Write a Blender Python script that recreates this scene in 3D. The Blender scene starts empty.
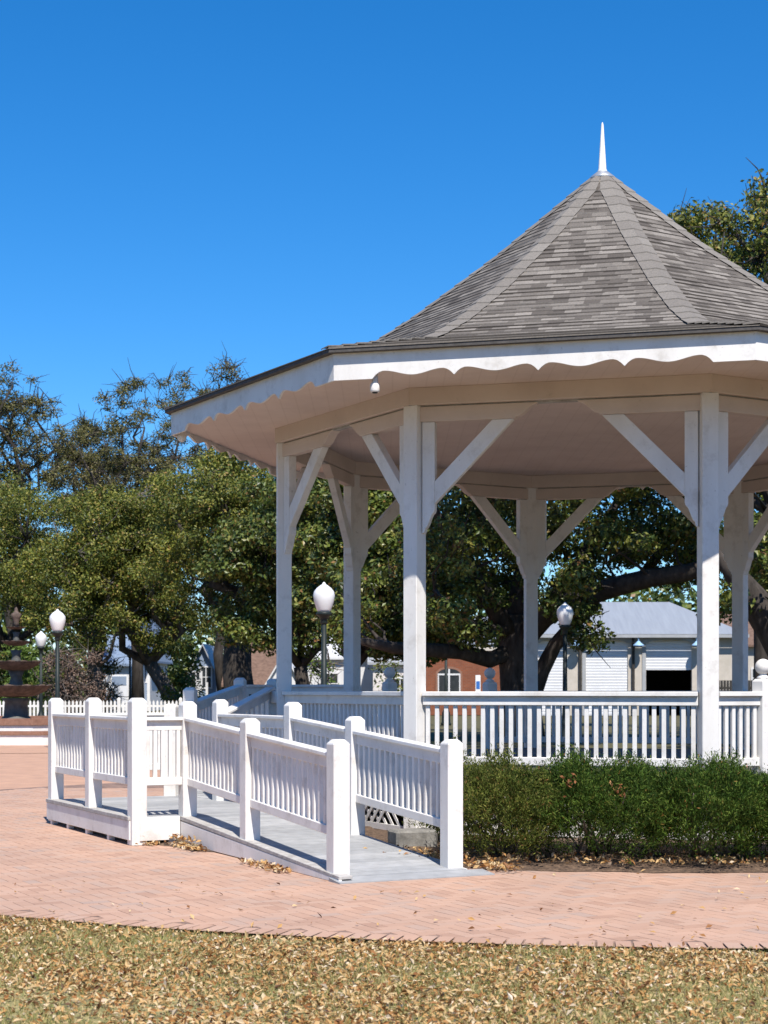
import bpy, bmesh, math, random
import numpy as np
from mathutils import Vector, Matrix
random.seed(7); RNG = np.random.default_rng(11)
S = bpy.context.scene; COL = S.collection
PI = math.pi
F = 1650.0; EYE = 1.5; Y0 = 689.0

def at(px, py, d):
    """a point of the place at distance d seen in the direction (px, py)"""
    return Vector(((px-384)/F*d, d, EYE+(Y0-py)/F*d))

# ------------------------------------------------------------------ materials
def nodes(name):
    m = bpy.data.materials.new(name); m.use_nodes = True
    nt = m.node_tree; return m, nt, nt.nodes['Principled BSDF']
def N(nt, t, **kw):
    n = nt.nodes.new(t)
    for k, v in kw.items(): setattr(n, k, v)
    return n
def ramp(nt, fac, stops):
    r = N(nt, 'ShaderNodeValToRGB'); cr = r.color_ramp
    while len(cr.elements) < len(stops): cr.elements.new(.5)
    for e, (p, c) in zip(cr.elements, stops): e.position = p; e.color = (*c, 1)
    nt.links.new(fac, r.inputs[0]); return r
def mat(name, c, c2=None, scale=4, rough=.6, metal=0, bump=0, bscale=60, spec=.4, detail=6, lo=.35, hi=.7, c3=None, stretch=None):
    m, nt, b = nodes(name)
    tc = N(nt, 'ShaderNodeTexCoord'); src = tc.outputs['Object']
    if stretch:
        mp = N(nt, 'ShaderNodeMapping'); mp.inputs['Scale'].default_value = stretch
        nt.links.new(src, mp.inputs[0]); src = mp.outputs[0]
    if c2:
        no = N(nt, 'ShaderNodeTexNoise'); no.inputs['Scale'].default_value = scale; no.inputs['Detail'].default_value = detail
        no.inputs['Roughness'].default_value = .65
        nt.links.new(src, no.inputs['Vector'])
        st = [(lo, c), (hi, c2)]
        if c3: st = [(lo, c), ((lo+hi)/2, c3), (hi, c2)]
        nt.links.new(ramp(nt, no.outputs[0], st).outputs[0], b.inputs['Base Color'])
    else: b.inputs['Base Color'].default_value = (*c, 1)
    b.inputs['Roughness'].default_value = rough; b.inputs['Metallic'].default_value = metal
    b.inputs['Specular IOR Level'].default_value = spec
    if bump:
        n2 = N(nt, 'ShaderNodeTexNoise'); n2.inputs['Scale'].default_value = bscale; n2.inputs['Detail'].default_value = 4
        nt.links.new(src, n2.inputs['Vector'])
        bp = N(nt, 'ShaderNodeBump'); bp.inputs['Strength'].default_value = bump; bp.inputs['Distance'].default_value = .01
        nt.links.new(n2.outputs[0], bp.inputs['Height']); nt.links.new(bp.outputs[0], b.inputs['Normal'])
    return m
def island_mat(name, stops, rough=.7, spec=.3, noise=None, translucent=0, bump=0):
    """colour picked per loose piece (a leaf, a brick, a plank)"""
    m, nt, b = nodes(name)
    g = N(nt, 'ShaderNodeNewGeometry'); r = ramp(nt, g.outputs['Random Per Island'], stops)
    out = r.outputs[0]
    if noise:
        tc = N(nt, 'ShaderNodeTexCoord'); no = N(nt, 'ShaderNodeTexNoise'); no.inputs['Scale'].default_value = noise[0]; no.inputs['Detail'].default_value = 5
        nt.links.new(tc.outputs['Object'], no.inputs['Vector'])
        rr = ramp(nt, no.outputs[0], [(.3, noise[1]), (.7, noise[2])])
        mx = N(nt, 'ShaderNodeMix', data_type='RGBA', blend_type='MULTIPLY'); mx.inputs[0].default_value = 1
        nt.links.new(out, mx.inputs[6]); nt.links.new(rr.outputs[0], mx.inputs[7]); out = mx.outputs[2]
    nt.links.new(out, b.inputs['Base Color'])
    b.inputs['Roughness'].default_value = rough; b.inputs['Specular IOR Level'].default_value = spec
    if translucent:
        t = N(nt, 'ShaderNodeBsdfTranslucent'); nt.links.new(out, t.inputs[0])
        ms = N(nt, 'ShaderNodeMixShader'); ms.inputs[0].default_value = translucent
        nt.links.new(b.outputs[0], ms.inputs[1]); nt.links.new(t.outputs[0], ms.inputs[2])
        nt.links.new(ms.outputs[0], nt.nodes['Material Output'].inputs[0])
    if bump:
        tc = N(nt, 'ShaderNodeTexCoord'); n2 = N(nt, 'ShaderNodeTexNoise'); n2.inputs['Scale'].default_value = 90; n2.inputs['Detail'].default_value = 4
        nt.links.new(tc.outputs['Object'], n2.inputs['Vector'])
        bp = N(nt, 'ShaderNodeBump'); bp.inputs['Strength'].default_value = bump; bp.inputs['Distance'].default_value = .006
        nt.links.new(n2.outputs[0], bp.inputs['Height']); nt.links.new(bp.outputs[0], b.inputs['Normal'])
    return m

def shingle_mat():
    m, nt, b = nodes('asphalt_shingle'); L = nt.links.new
    uv = N(nt, 'ShaderNodeUVMap'); sp = N(nt, 'ShaderNodeSeparateXYZ'); L(uv.outputs[0], sp.inputs[0])
    fl = N(nt, 'ShaderNodeMath', operation='FLOOR'); L(sp.outputs[1], fl.inputs[0])
    def cell(width, seed):
        wn = N(nt, 'ShaderNodeTexWhiteNoise', noise_dimensions='1D'); a = N(nt, 'ShaderNodeMath', operation='ADD'); a.inputs[1].default_value = seed
        L(fl.outputs[0], a.inputs[0]); L(a.outputs[0], wn.inputs['W'])
        d = N(nt, 'ShaderNodeMath', operation='DIVIDE'); L(sp.outputs[0], d.inputs[0]); d.inputs[1].default_value = width
        ad = N(nt, 'ShaderNodeMath', operation='MULTIPLY_ADD'); L(wn.outputs[0], ad.inputs[0]); ad.inputs[1].default_value = 9.7; L(d.outputs[0], ad.inputs[2])
        f2 = N(nt, 'ShaderNodeMath', operation='FLOOR'); L(ad.outputs[0], f2.inputs[0])
        cb = N(nt, 'ShaderNodeCombineXYZ'); L(f2.outputs[0], cb.inputs[0]); L(a.outputs[0], cb.inputs[1])
        w2 = N(nt, 'ShaderNodeTexWhiteNoise', noise_dimensions='2D'); L(cb.outputs[0], w2.inputs['Vector']); return w2.outputs[0]
    c1 = ramp(nt, cell(.17, 3.0), [(0, (.088, .076, .066)), (.35, (.140, .124, .109)), (.7, (.182, .163, .143)), (1, (.242, .219, .194))])
    fr = N(nt, 'ShaderNodeMath', operation='FRACT'); L(sp.outputs[1], fr.inputs[0])
    top = N(nt, 'ShaderNodeMath', operation='GREATER_THAN'); L(fr.outputs[0], top.inputs[0]); top.inputs[1].default_value = .66
    rnd = N(nt, 'ShaderNodeMath', operation='GREATER_THAN'); L(cell(.15, 91.0), rnd.inputs[0]); rnd.inputs[1].default_value = .5
    both = N(nt, 'ShaderNodeMath', operation='MULTIPLY'); L(top.outputs[0], both.inputs[0]); L(rnd.outputs[0], both.inputs[1])
    c2 = ramp(nt, both.outputs[0], [(0, (1, 1, 1)), (1, (.40, .39, .38))])  # dark dashes paint in the shadow under the course above
    mx = N(nt, 'ShaderNodeMix', data_type='RGBA', blend_type='MULTIPLY'); mx.inputs[0].default_value = 1
    L(c1.outputs[0], mx.inputs[6]); L(c2.outputs[0], mx.inputs[7])
    tc = N(nt, 'ShaderNodeTexCoord'); no = N(nt, 'ShaderNodeTexNoise'); no.inputs['Scale'].default_value = 55; no.inputs['Detail'].default_value = 5
    L(tc.outputs['Object'], no.inputs['Vector']); r3 = ramp(nt, no.outputs[0], [(.3, (.8, .8, .8)), (.7, (1.15, 1.13, 1.1))])
    m2 = N(nt, 'ShaderNodeMix', data_type='RGBA', blend_type='MULTIPLY'); m2.inputs[0].default_value = 1
    L(mx.outputs[2], m2.inputs[6]); L(r3.outputs[0], m2.inputs[7]); L(m2.outputs[2], b.inputs['Base Color'])
    b.inputs['Roughness'].default_value = .9; b.inputs['Specular IOR Level'].default_value = .2
    bp = N(nt, 'ShaderNodeBump'); bp.inputs['Strength'].default_value = .5; bp.inputs['Distance'].default_value = .004
    L(no.outputs[0], bp.inputs['Height']); L(bp.outputs[0], b.inputs['Normal'])
    return m

def brick_tex_mat(name, c1, c2, mortar, bw, bh, msize=.012, rough=.85, use_uv=False):
    m, nt, b = nodes(name); L = nt.links.new
    tc = N(nt, 'ShaderNodeTexCoord'); br = N(nt, 'ShaderNodeTexBrick')
    br.inputs['Color1'].default_value = (*c1, 1); br.inputs['Color2'].default_value = (*c2, 1); br.inputs['Mortar'].default_value = (*mortar, 1)
    br.inputs['Scale'].default_value = 1; br.inputs['Brick Width'].default_value = bw; br.inputs['Row Height'].default_value = bh; br.inputs['Mortar Size'].default_value = msize
    if use_uv:
        L(tc.outputs['UV'], br.inputs['Vector'])
    else: L(tc.outputs['Object'], br.inputs['Vector'])
    no = N(nt, 'ShaderNodeTexNoise'); no.inputs['Scale'].default_value = 2.5; no.inputs['Detail'].default_value = 6; L(tc.outputs['Object'], no.inputs['Vector'])
    r = ramp(nt, no.outputs[0], [(.3, (.85, .85, .87)), (.7, (1.08, 1.06, 1.04))])
    mx = N(nt, 'ShaderNodeMix', data_type='RGBA', blend_type='MULTIPLY'); mx.inputs[0].default_value = 1
    L(br.outputs[0], mx.inputs[6]); L(r.outputs[0], mx.inputs[7]); L(mx.outputs[2], b.inputs['Base Color'])
    b.inputs['Roughness'].default_value = rough; b.inputs['Specular IOR Level'].default_value = .25
    return m

M = {}
M['white'] = mat('white_paint', (.64, .61, .565), (.745, .722, .685), scale=2.2, rough=.5, bump=.12, bscale=35, lo=.25, hi=.55, stretch=(1, 1, .35))
M['ceil'] = mat('bounce_tinted_paint', (.52, .43, .37), (.61, .515, .45), scale=1.5, rough=.65, bump=.1, bscale=25, lo=.25, hi=.6)  # white paint tinted warm and darker to carry the brick bounce
M['floor'] = mat('worn_floor_paint', (.13, .115, .105), (.21, .19, .175), scale=5, rough=.6)
M['boards'] = mat('bounce_tinted_boards', (.56, .455, .395), (.65, .545, .475), scale=1.5, rough=.7, bump=.1, bscale=25, lo=.25, hi=.6)  # the bounce from the bricks is put into the white ceiling's colour too
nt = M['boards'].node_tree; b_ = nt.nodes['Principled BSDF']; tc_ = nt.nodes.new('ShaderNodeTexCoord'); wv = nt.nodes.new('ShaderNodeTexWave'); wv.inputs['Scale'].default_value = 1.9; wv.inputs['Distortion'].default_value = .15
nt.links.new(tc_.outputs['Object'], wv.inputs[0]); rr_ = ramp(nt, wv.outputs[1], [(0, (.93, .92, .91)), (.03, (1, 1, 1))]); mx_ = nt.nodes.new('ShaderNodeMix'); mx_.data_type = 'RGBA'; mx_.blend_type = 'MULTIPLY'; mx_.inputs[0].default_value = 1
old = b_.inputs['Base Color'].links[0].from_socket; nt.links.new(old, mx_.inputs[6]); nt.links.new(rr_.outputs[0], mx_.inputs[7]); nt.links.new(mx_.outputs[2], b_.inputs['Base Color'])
def weather(m, c, amount=.5, scale=14, lo=.63, hi=.72):
    """flecks of dirt and worn paint with shapes of their own"""
    nt = m.node_tree; b_ = nt.nodes['Principled BSDF']; tc_ = nt.nodes.new('ShaderNodeTexCoord'); no = nt.nodes.new('ShaderNodeTexNoise'); no.inputs['Scale'].default_value = scale; no.inputs['Detail'].default_value = 8; no.inputs['Roughness'].default_value = .7
    nt.links.new(tc_.outputs['Object'], no.inputs['Vector']); r_ = ramp(nt, no.outputs[0], [(lo, (0, 0, 0)), (hi, (amount,)*3)]); mx_ = nt.nodes.new('ShaderNodeMix'); mx_.data_type = 'RGBA'
    old = b_.inputs['Base Color'].links[0].from_socket; nt.links.new(r_.outputs[0], mx_.inputs[0]); nt.links.new(old, mx_.inputs[6]); mx_.inputs[7].default_value = (*c, 1); nt.links.new(mx_.outputs[2], b_.inputs['Base Color'])
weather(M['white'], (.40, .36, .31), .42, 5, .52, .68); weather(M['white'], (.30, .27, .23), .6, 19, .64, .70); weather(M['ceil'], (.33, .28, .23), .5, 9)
M['deck'] = island_mat('deck_paint', [(0, (.295, .30, .305)), (.5, (.345, .35, .352)), (1, (.39, .392, .393))], rough=.65, noise=(9, (.84, .84, .84), (1.05, 1.05, 1.05)), bump=.3)
M['ledge'] = mat('weathered_wood', (.30, .28, .255), (.48, .465, .44), scale=12, rough=.8, bump=.4, bscale=60)
M['shingle'] = shingle_mat()
M['ridge'] = island_mat('ridge_shingle', [(0, (.168, .152, .134)), (1, (.208, .19, .168))], rough=.9, noise=(45, (.82, .82, .82), (1.12, 1.1, 1.08)), bump=.4)
M['drip'] = mat('eave_edge', (.06, .055, .05), (.10, .09, .085), scale=20, rough=.8)
M['brick'] = island_mat('paving_brick', [(0, (.385, .235, .165)), (.12, (.435, .272, .192)), (.5, (.465, .295, .21)), (.88, (.45, .30, .222)), (1, (.39, .28, .222))], rough=.85,
                        noise=(1.1, (.88, .89, .91), (1.07, 1.05, 1.03)), bump=.2)
M['sand'] = mat('joint_sand', (.12, .08, .062), (.34, .22, .165), scale=4, rough=.95)
M['plaza'] = brick_tex_mat('far_paving', (.45, .272, .183), (.48, .295, .20), (.43, .265, .185), .22, .11, .008)
M['mulch'] = mat('mulch', (.05, .033, .022), (.22, .145, .09), scale=26, rough=.95, bump=1, bscale=40, c3=(.11, .07, .045))
M['field'] = mat('shade_toned_turf', (.055, .055, .022), (.15, .11, .055), scale=3, rough=.95, bump=.8, bscale=12, c3=(.095, .085, .035), detail=10)  # darker than the lawn: the trees' shade is put into this colour
M['ground'] = mat('turf', (.16, .14, .05), (.46, .33, .17), scale=28, rough=.95, bump=.8, bscale=30, c3=(.25, .225, .095), detail=10)
M['grass'] = island_mat('grass_blade', [(0, (.13, .15, .038)), (.35, (.23, .235, .068)), (.6, (.38, .33, .13)), (1, (.56, .43, .21))], rough=.6, translucent=.25)
M['litter'] = island_mat('dry_leaf', [(0, (.09, .04, .018)), (.15, (.28, .12, .038)), (.38, (.46, .26, .09)), (.65, (.52, .355, .165)), (.9, (.58, .44, .25)), (1, (.66, .55, .42))], rough=.6, translucent=.15)
M['bark'] = mat('bark', (.020, .016, .013), (.075, .062, .052), scale=5, rough=.95, bump=1, bscale=18, stretch=(1, 1, .3))
M['bark_grey'] = mat('bark_grey', (.065, .055, .048), (.18, .15, .13), scale=5, rough=.95, bump=1, bscale=18, stretch=(1, 1, .3))
M['leaf'] = island_mat('oak_leaf', [(0, (.030, .050, .009)), (.35, (.090, .115, .016)), (.7, (.185, .19, .030)), (.93, (.28, .245, .055)), (1, (.26, .14, .05))], rough=.5, spec=.35, translucent=.22, noise=(.55, (.68, .76, .7), (1.3, 1.28, 1.2)))
M['leaf_dark'] = island_mat('broad_leaf', [(0, (.018, .034, .007)), (.35, (.06, .092, .016)), (.7, (.125, .155, .028)), (.94, (.20, .19, .045)), (1, (.22, .095, .04))], rough=.42, spec=.4, translucent=.16, noise=(.7, (.65, .72, .7), (1.35, 1.32, 1.2)))
M['leaf_sparse'] = island_mat('winter_leaf', [(0, (.055, .062, .016)), (.45, (.13, .125, .034)), (.8, (.20, .175, .06)), (1, (.23, .185, .11))], rough=.55, translucent=.25)
M['leaf_green'] = island_mat('bright_leaf', [(0, (.05, .10, .015)), (.6, (.11, .18, .03)), (1, (.19, .23, .06))], rough=.5, translucent=.3)
M['twig_brown'] = island_mat('bare_twig', [(0, (.07, .045, .033)), (.6, (.16, .105, .08)), (1, (.27, .19, .145))], rough=.8)
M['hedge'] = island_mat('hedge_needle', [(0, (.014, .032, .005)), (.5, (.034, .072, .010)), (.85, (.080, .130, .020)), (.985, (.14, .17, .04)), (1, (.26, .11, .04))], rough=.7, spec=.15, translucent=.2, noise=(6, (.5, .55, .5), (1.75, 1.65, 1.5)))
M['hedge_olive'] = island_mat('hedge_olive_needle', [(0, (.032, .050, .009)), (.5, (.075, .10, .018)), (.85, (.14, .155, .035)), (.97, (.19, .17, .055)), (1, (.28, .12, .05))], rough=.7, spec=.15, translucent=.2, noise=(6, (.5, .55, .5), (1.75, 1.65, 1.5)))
M['dead'] = island_mat('dead_hedge_leaf', [(0, (.16, .06, .025)), (.5, (.32, .12, .045)), (1, (.42, .22, .09))], rough=.8)
M['stem'] = mat('shrub_stem', (.06, .045, .035), (.20, .17, .14), scale=20, rough=.9)
M['stone'] = mat('fountain_stone', (.055, .040, .032), (.17, .12, .095), scale=6, rough=.85, bump=.6, bscale=25)
M['stone_dark'] = mat('fountain_stone_wet', (.055, .055, .05), (.12, .115, .10), scale=6, rough=.6, bump=.4)
M['stone_white'] = mat('white_masonry', (.66, .63, .59), (.80, .78, .75), scale=3, rough=.7)
M['brick_cap'] = mat('brick_coping', (.20, .10, .065), (.30, .16, .11), scale=14, rough=.85)
M['iron'] = mat('green_black_iron', (.012, .018, .017), (.022, .03, .028), scale=8, rough=.5, spec=.25)
M['globe'] = mat('milk_glass', (.74, .74, .73), rough=.25, spec=.5)
M['metal_roof'] = mat('pale_metal_roof', (.23, .25, .28), (.28, .305, .335), scale=.8, rough=.45, stretch=(6, .4, 1))
M['shutter'] = mat('shutter_door', (.60, .61, .63), (.68, .69, .71), scale=1, rough=.55)
M['beige'] = mat('beige_wall', (.44, .40, .34), (.54, .49, .43), scale=1.5, rough=.85)
M['grey_trim'] = mat('grey_trim', (.30, .31, .32), (.37, .38, .39), scale=2, rough=.6)
M['dark'] = mat('dark_interior', (.010, .010, .011), (.02, .02, .022), scale=2, rough=.9)
M['orange_brick'] = brick_tex_mat('orange_brick', (.25, .082, .04), (.20, .065, .033), (.19, .11, .075), .25, .09, .01, use_uv=True)
M['glass'] = mat('window_glass', (.02, .025, .03), (.05, .055, .06), scale=1, rough=.1, spec=.6)
M['siding_white'] = mat('white_siding', (.58, .58, .58), (.68, .68, .68), scale=1.2, rough=.6)
M['siding_blue'] = mat('blue_grey_siding', (.18, .24, .33), (.24, .30, .40), scale=1.2, rough=.65)
M['roof_blue'] = mat('blue_grey_shingles', (.13, .18, .26), (.20, .26, .35), scale=5, rough=.85)
M['roof_brown'] = mat('brown_shingles', (.11, .066, .046), (.20, .125, .09), scale=5, rough=.9, bump=.5, bscale=8)
M['stucco'] = mat('pinkish_stucco', (.58, .53, .50), (.66, .61, .57), scale=2, rough=.85)
M['sign_white'] = mat('sign_white', (.75, .75, .75), rough=.4)
M['sign_blue'] = mat('sign_blue', (.04, .15, .45), rough=.4)
M['lamp_blue'] = mat('blue_enamel', (.30, .48, .70), rough=.35)
M['black_slats'] = mat('dark_fence_wood', (.02, .018, .016), (.05, .045, .04), scale=4, rough=.8)
M['concrete'] = mat('weathered_concrete', (.13, .125, .115), (.27, .26, .24), scale=8, rough=.9, bump=.4)
M['galv'] = mat('galvanised', (.45, .46, .47), rough=.4, metal=.6)

# ------------------------------------------------------------------ mesh building
class MB:
    def __init__(s): s.v = []; s.f = []; s.uv = {}; s.sm = []
    def add(s, verts, faces, smooth=False):
        o = len(s.v); s.v += [tuple(p) for p in verts]
        for f in faces: s.f.append([i+o for i in f]); s.sm.append(smooth)
    def box(s, c, ax, ay, az):
        c, ax, ay, az = map(Vector, (c, ax, ay, az)); p = []
        for z in (-1, 1):
            for y in (-1, 1):
                for x in (-1, 1): p.append(c+ax*x+ay*y+az*z)
        s.add(p, [(0, 2, 3, 1), (4, 5, 7, 6), (0, 1, 5, 4), (2, 6, 7, 3), (0, 4, 6, 2), (1, 3, 7, 5)])
    def abox(s, x0, x1, y0, y1, z0, z1): s.box(((x0+x1)/2, (y0+y1)/2, (z0+z1)/2), ((x1-x0)/2, 0, 0), (0, (y1-y0)/2, 0), (0, 0, (z1-z0)/2))
    def post(s, xy, z0, z1, ang, w, w2=None):
        a = Vector((math.cos(ang), math.sin(ang), 0)); b = Vector((-a.y, a.x, 0)); s.box((xy[0], xy[1], (z0+z1)/2), a*w/2, b*(w2 or w)/2, (0, 0, (z1-z0)/2))
    def capped_post(s, xy, z0, z1, ang, w, ch=.05, cw=.045):
        a = Vector((math.cos(ang), math.sin(ang), 0)); b = Vector((-a.y, a.x, 0)); c = Vector((xy[0], xy[1], 0)); p = []
        for z, h in ((z0, w/2), (z1-ch, w/2), (z1, w/2-cw)):
            for sx, sy in ((-1, -1), (1, -1), (1, 1), (-1, 1)): p.append(c+a*h*sx+b*h*sy+Vector((0, 0, z)))
        f = [(3, 2, 1, 0), (8, 9, 10, 11)]
        for k in (0, 4):
            for i in range(4): f.append((k+i, k+(i+1) % 4, k+4+(i+1) % 4, k+4+i))
        s.add(p, f)
    def rail(s, a, b, zb0, zt0, zb1, zt1, hw):
        """plumb-cut rail from a to b (xy), bottom and top heights at each end"""
        a = Vector((a[0], a[1], 0)); b = Vector((b[0], b[1], 0)); d = (b-a).normalized(); n = Vector((-d.y, d.x, 0))*hw
        p = []
        for q, zb, zt in ((a, zb0, zt0), (b, zb1, zt1)):
            p += [q-n+Vector((0, 0, zb)), q+n+Vector((0, 0, zb)), q+n+Vector((0, 0, zt)), q-n+Vector((0, 0, zt))]
        s.add(p, [(0, 1, 2, 3)[::1], (7, 6, 5, 4), (0, 4, 5, 1), (1, 5, 6, 2), (2, 6, 7, 3), (3, 7, 4, 0)])
    def prism(s, pts, o, dx, dz, dn):
        """outline pts (s, z) in the plane o + s*dx + z*dz, thickened by dn both ways"""
        o, dx, dz, dn = map(Vector, (o, dx, dz, dn)); n = len(pts)
        p = [o+dx*a+dz*b-dn for a, b in pts]+[o+dx*a+dz*b+dn for a, b in pts]
        s.add(p, [tuple(range(n)), tuple(range(2*n-1, n-1, -1))]+[(i, i+n, (i+1) % n+n, (i+1) % n) for i in range(n)])
    def tube(s, pts, rad, n=7, cap=True):
        pts = [Vector(p) for p in pts]; k = len(pts); rings = []
        ref = Vector((.31, .95, .05))
        for i in range(k):
            t = (pts[min(i+1, k-1)]-pts[max(i-1, 0)]).normalized()
            a = t.cross(ref)
            if a.length < .1: a = t.cross(Vector((1, 0, 0)))
            a.normalize(); b = t.cross(a)
            rings += [pts[i]+(a*math.cos(2*PI*j/n)+b*math.sin(2*PI*j/n))*rad[i] for j in range(n)]
        f = [(i*n+j, i*n+(j+1) % n, (i+1)*n+(j+1) % n, (i+1)*n+j) for i in range(k-1) for j in range(n)]
        if cap: f += [tuple(range(n))[::-1], tuple(range((k-1)*n, k*n))]
        s.add(rings, f, True)
    def lathe(s, c, prof, n=20, ang=0, smooth=True):
        c = Vector(c); p = []
        for r, z in prof: p += [c+Vector((r*math.cos(ang+2*PI*j/n), r*math.sin(ang+2*PI*j/n), z)) for j in range(n)]
        k = len(prof); f = [(i*n+j, i*n+(j+1) % n, (i+1)*n+(j+1) % n, (i+1)*n+j) for i in range(k-1) for j in range(n)]
        f += [tuple(range(n))[::-1], tuple(range((k-1)*n, k*n))]
        s.add(p, f, smooth)
    def build(s, name, m, parent=None, bevel=0):
        off = Vector((0, 0, 0)); q = parent
        while q is not None: off += q.location; q = q.parent
        me = bpy.data.meshes.new(name)
        me.from_pydata([tuple(Vector(p)-off) for p in s.v], [], s.f)
        me.polygons.foreach_set('use_smooth', s.sm)
        if s.uv:
            l = me.uv_layers.new(name='UVMap')
            for poly in me.polygons:
                if poly.index in s.uv:
                    for li, u in zip(poly.loop_indices, s.uv[poly.index]): l.data[li].uv = u
        bm = bmesh.new(); bm.from_mesh(me)
        if not s.uv: bmesh.ops.recalc_face_normals(bm, faces=bm.faces)
        if bevel: bmesh.ops.bevel(bm, geom=[e for e in bm.edges if e.calc_face_angle(0) > .4], offset=bevel, segments=1, affect='EDGES', clamp_overlap=True)
        bm.to_mesh(me); bm.free()
        return link(name, me, m, parent)
def link(name, me, m, parent=None):
    o = bpy.data.objects.new(name, me); COL.objects.link(o)
    if m: me.materials.append(m)
    if parent: o.parent = parent
    return o
def quads(name, V, m, parent=None, loc=None, k=4):
    """a mesh of loose k-gons from an (n*k, 3) array"""
    if loc is not None: V = V-np.array(loc)
    elif parent is not None: V = V-np.array(parent.location)
    n = len(V)//k; me = bpy.data.meshes.new(name)
    me.vertices.add(n*k); me.vertices.foreach_set('co', V.astype(np.float32).ravel())
    me.loops.add(n*k); me.loops.foreach_set('vertex_index', np.arange(n*k, dtype=np.int32))
    me.polygons.add(n); me.polygons.foreach_set('loop_start', np.arange(0, n*k, k, dtype=np.int32)); me.polygons.foreach_set('use_smooth', np.zeros(n, dtype=bool))
    me.update(calc_edges=True); me.validate()
    o = link(name, me, m, parent)
    if loc is not None: o.location = loc
    return o
def tag(o, label=None, cat=None, group=None, kind=None):
    for k, v in (('label', label), ('category', cat), ('group', group), ('kind', kind)):
        if v: o[k] = v
    return o
def thing(name, loc, label, cat, group=None):
    o = bpy.data.objects.new(name, None); COL.objects.link(o); o.location = loc; o.empty_display_size = .3
    return tag(o, label, cat, group)
def copy_tree(o, loc, label=None, parent=None, rz=None):
    c = o.copy(); COL.objects.link(c)
    if parent: c.parent = parent
    else:
        c.location = loc
        if rz is not None: c.rotation_euler.z = rz
        if label: c['label'] = label
    for ch in list(o.children): copy_tree(ch, None, None, c)
    return c
V2 = lambda x, y, z=0: Vector((x, y, z))

# ------------------------------------------------------------------ the ground
H = 2.8; GC = V2(.9156*H, 6.917*H); R = 1.336*H; RE = 1.342*R; TH0 = math.radians(232.85)
def GV(k, r, z=0):
    a = TH0+k*PI/4; return V2(GC.x+r*math.cos(a), GC.y+r*math.sin(a), z)

b = MB(); g = []
b.add([(-1500, -300, -.03), (1500, -300, -.03), (1500, 2500, -.03), (-1500, 2500, -.03)], [(0, 1, 2, 3)])
tag(b.build('ground', M['field']), kind='structure')
b = MB(); b.add([(-9, 2, -.019), (9, 2, -.019), (9, 12.5, -.019), (-9, 12.5, -.019)], [(0, 1, 2, 3)]); tag(b.build('lawn', M['ground']), kind='structure')

RB = 9.86; RM = 5.86
FX, FY = -10.7, 48.0
def disc(mb, c, r, z, n=96, r0=None):
    if r0 is None: mb.add([(c.x+r*math.cos(2*PI*i/n), c.y+r*math.sin(2*PI*i/n), z) for i in range(n)], [tuple(range(n))])
    else:
        p = [(c.x+q*math.cos(2*PI*i/n), c.y+q*math.sin(2*PI*i/n), z) for q in (r0, r) for i in range(n)]
        mb.add(p, [(i, (i+1) % n, n+(i+1) % n, n+i) for i in range(n)])
b = MB(); disc(b, GC, RB-.02, -.0028); tag(b.build('plaza_bed', M['sand']), kind='structure')
ax = (V2(FX, FY)-GC).normalized(); pn = V2(-ax.y, ax.x)
b = MB(); e0 = GC+ax*2; e1 = V2(FX, FY)+ax*6
b.add([tuple(q+pn*w+V2(0, 0, -.018)) for q, w in ((e0, -8.2), (e1, -8.2), (e1, 8.2), (e0, 8.2))], [(0, 1, 2, 3)])
tag(b.build('plaza', M['plaza']), kind='structure')
b = MB(); disc(b, V2(FX, FY), 9.5, -.010); tag(b.build('fountain_plaza', M['plaza']), kind='structure')

def in_plaza(x, y):
    d = math.hypot(x-GC.x, y-GC.y)
    if d < RM-.15: return False
    if d < RB-.23: return True
    if d < RB+.12: return False
    rel = V2(x, y)-GC; s_ = rel.dot(ax); p_ = rel.dot(pn)
    return s_ > 0 and abs(p_) < 8.15
BL, BW, GAP = .203, .1, .0042
BR = []; rots = math.radians(28); cr, sr = math.cos(rots), math.sin(rots)
Pm = BW+GAP
def add_brick(cx, cy, ang, l=BL, w=BW, z=0.0, tilt=.0002):
    c_, s_ = math.cos(ang), math.sin(ang); h = z+random.gauss(0, .0003)
    tx, ty = random.gauss(0, tilt), random.gauss(0, tilt)
    ring = []
    for (lx, ly, zz) in ((l/2, w/2, -.003), (l/2-.0002, w/2-.0002, 0)):
        for sx, sy in ((-1, -1), (1, -1), (1, 1), (-1, 1)):
            X, Y = lx*sx, ly*sy; ring.append((cx+X*c_-Y*s_, cy+X*s_+Y*c_, z+zz+h+(tx*sx+ty*sy if zz == 0 else 0)))
    BR.append(ring)
# herringbone: pairs of bricks on a stepped lattice
n_ = 140
for i in range(-n_, n_):
    for j in range(-n_, n_):
        # classic 2:1 herringbone cell: the horizontal brick at (i + 2... ) and the vertical one beside it
        X = (i+2*j)*Pm; Y = (i-2*j)*Pm
        for (ox, oy, an) in ((0, 0, 0), (1.5, .5-1, PI/2)):
            lx, ly = X+ox*Pm, Y+oy*Pm
            x = -1+lx*cr-ly*sr; y = 17+lx*sr+ly*cr
            if not (-9 < x < 6.5 and 9 < y < 25): continue
            if abs((x)/max(y, 1)) > .34: continue
            if in_plaza(x, y): add_brick(x, y, an+rots)
for i in range(620):
    a = 2*PI*i/580
    x, y = GC.x+(RB-.09)*math.cos(a), GC.y+(RB-.09)*math.sin(a)
    if i < 580 and abs(x) < 5.5 and y < 12.5: add_brick(x, y, a, .205, .091, z=.004)
Bv = np.array(BR).reshape(-1, 3); nb = len(BR)
me = bpy.data.meshes.new('brick_paving')
fc = np.array([(4, 5, 6, 7), (0, 1, 5, 4), (1, 2, 6, 5), (2, 3, 7, 6), (3, 0, 4, 7)])
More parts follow.
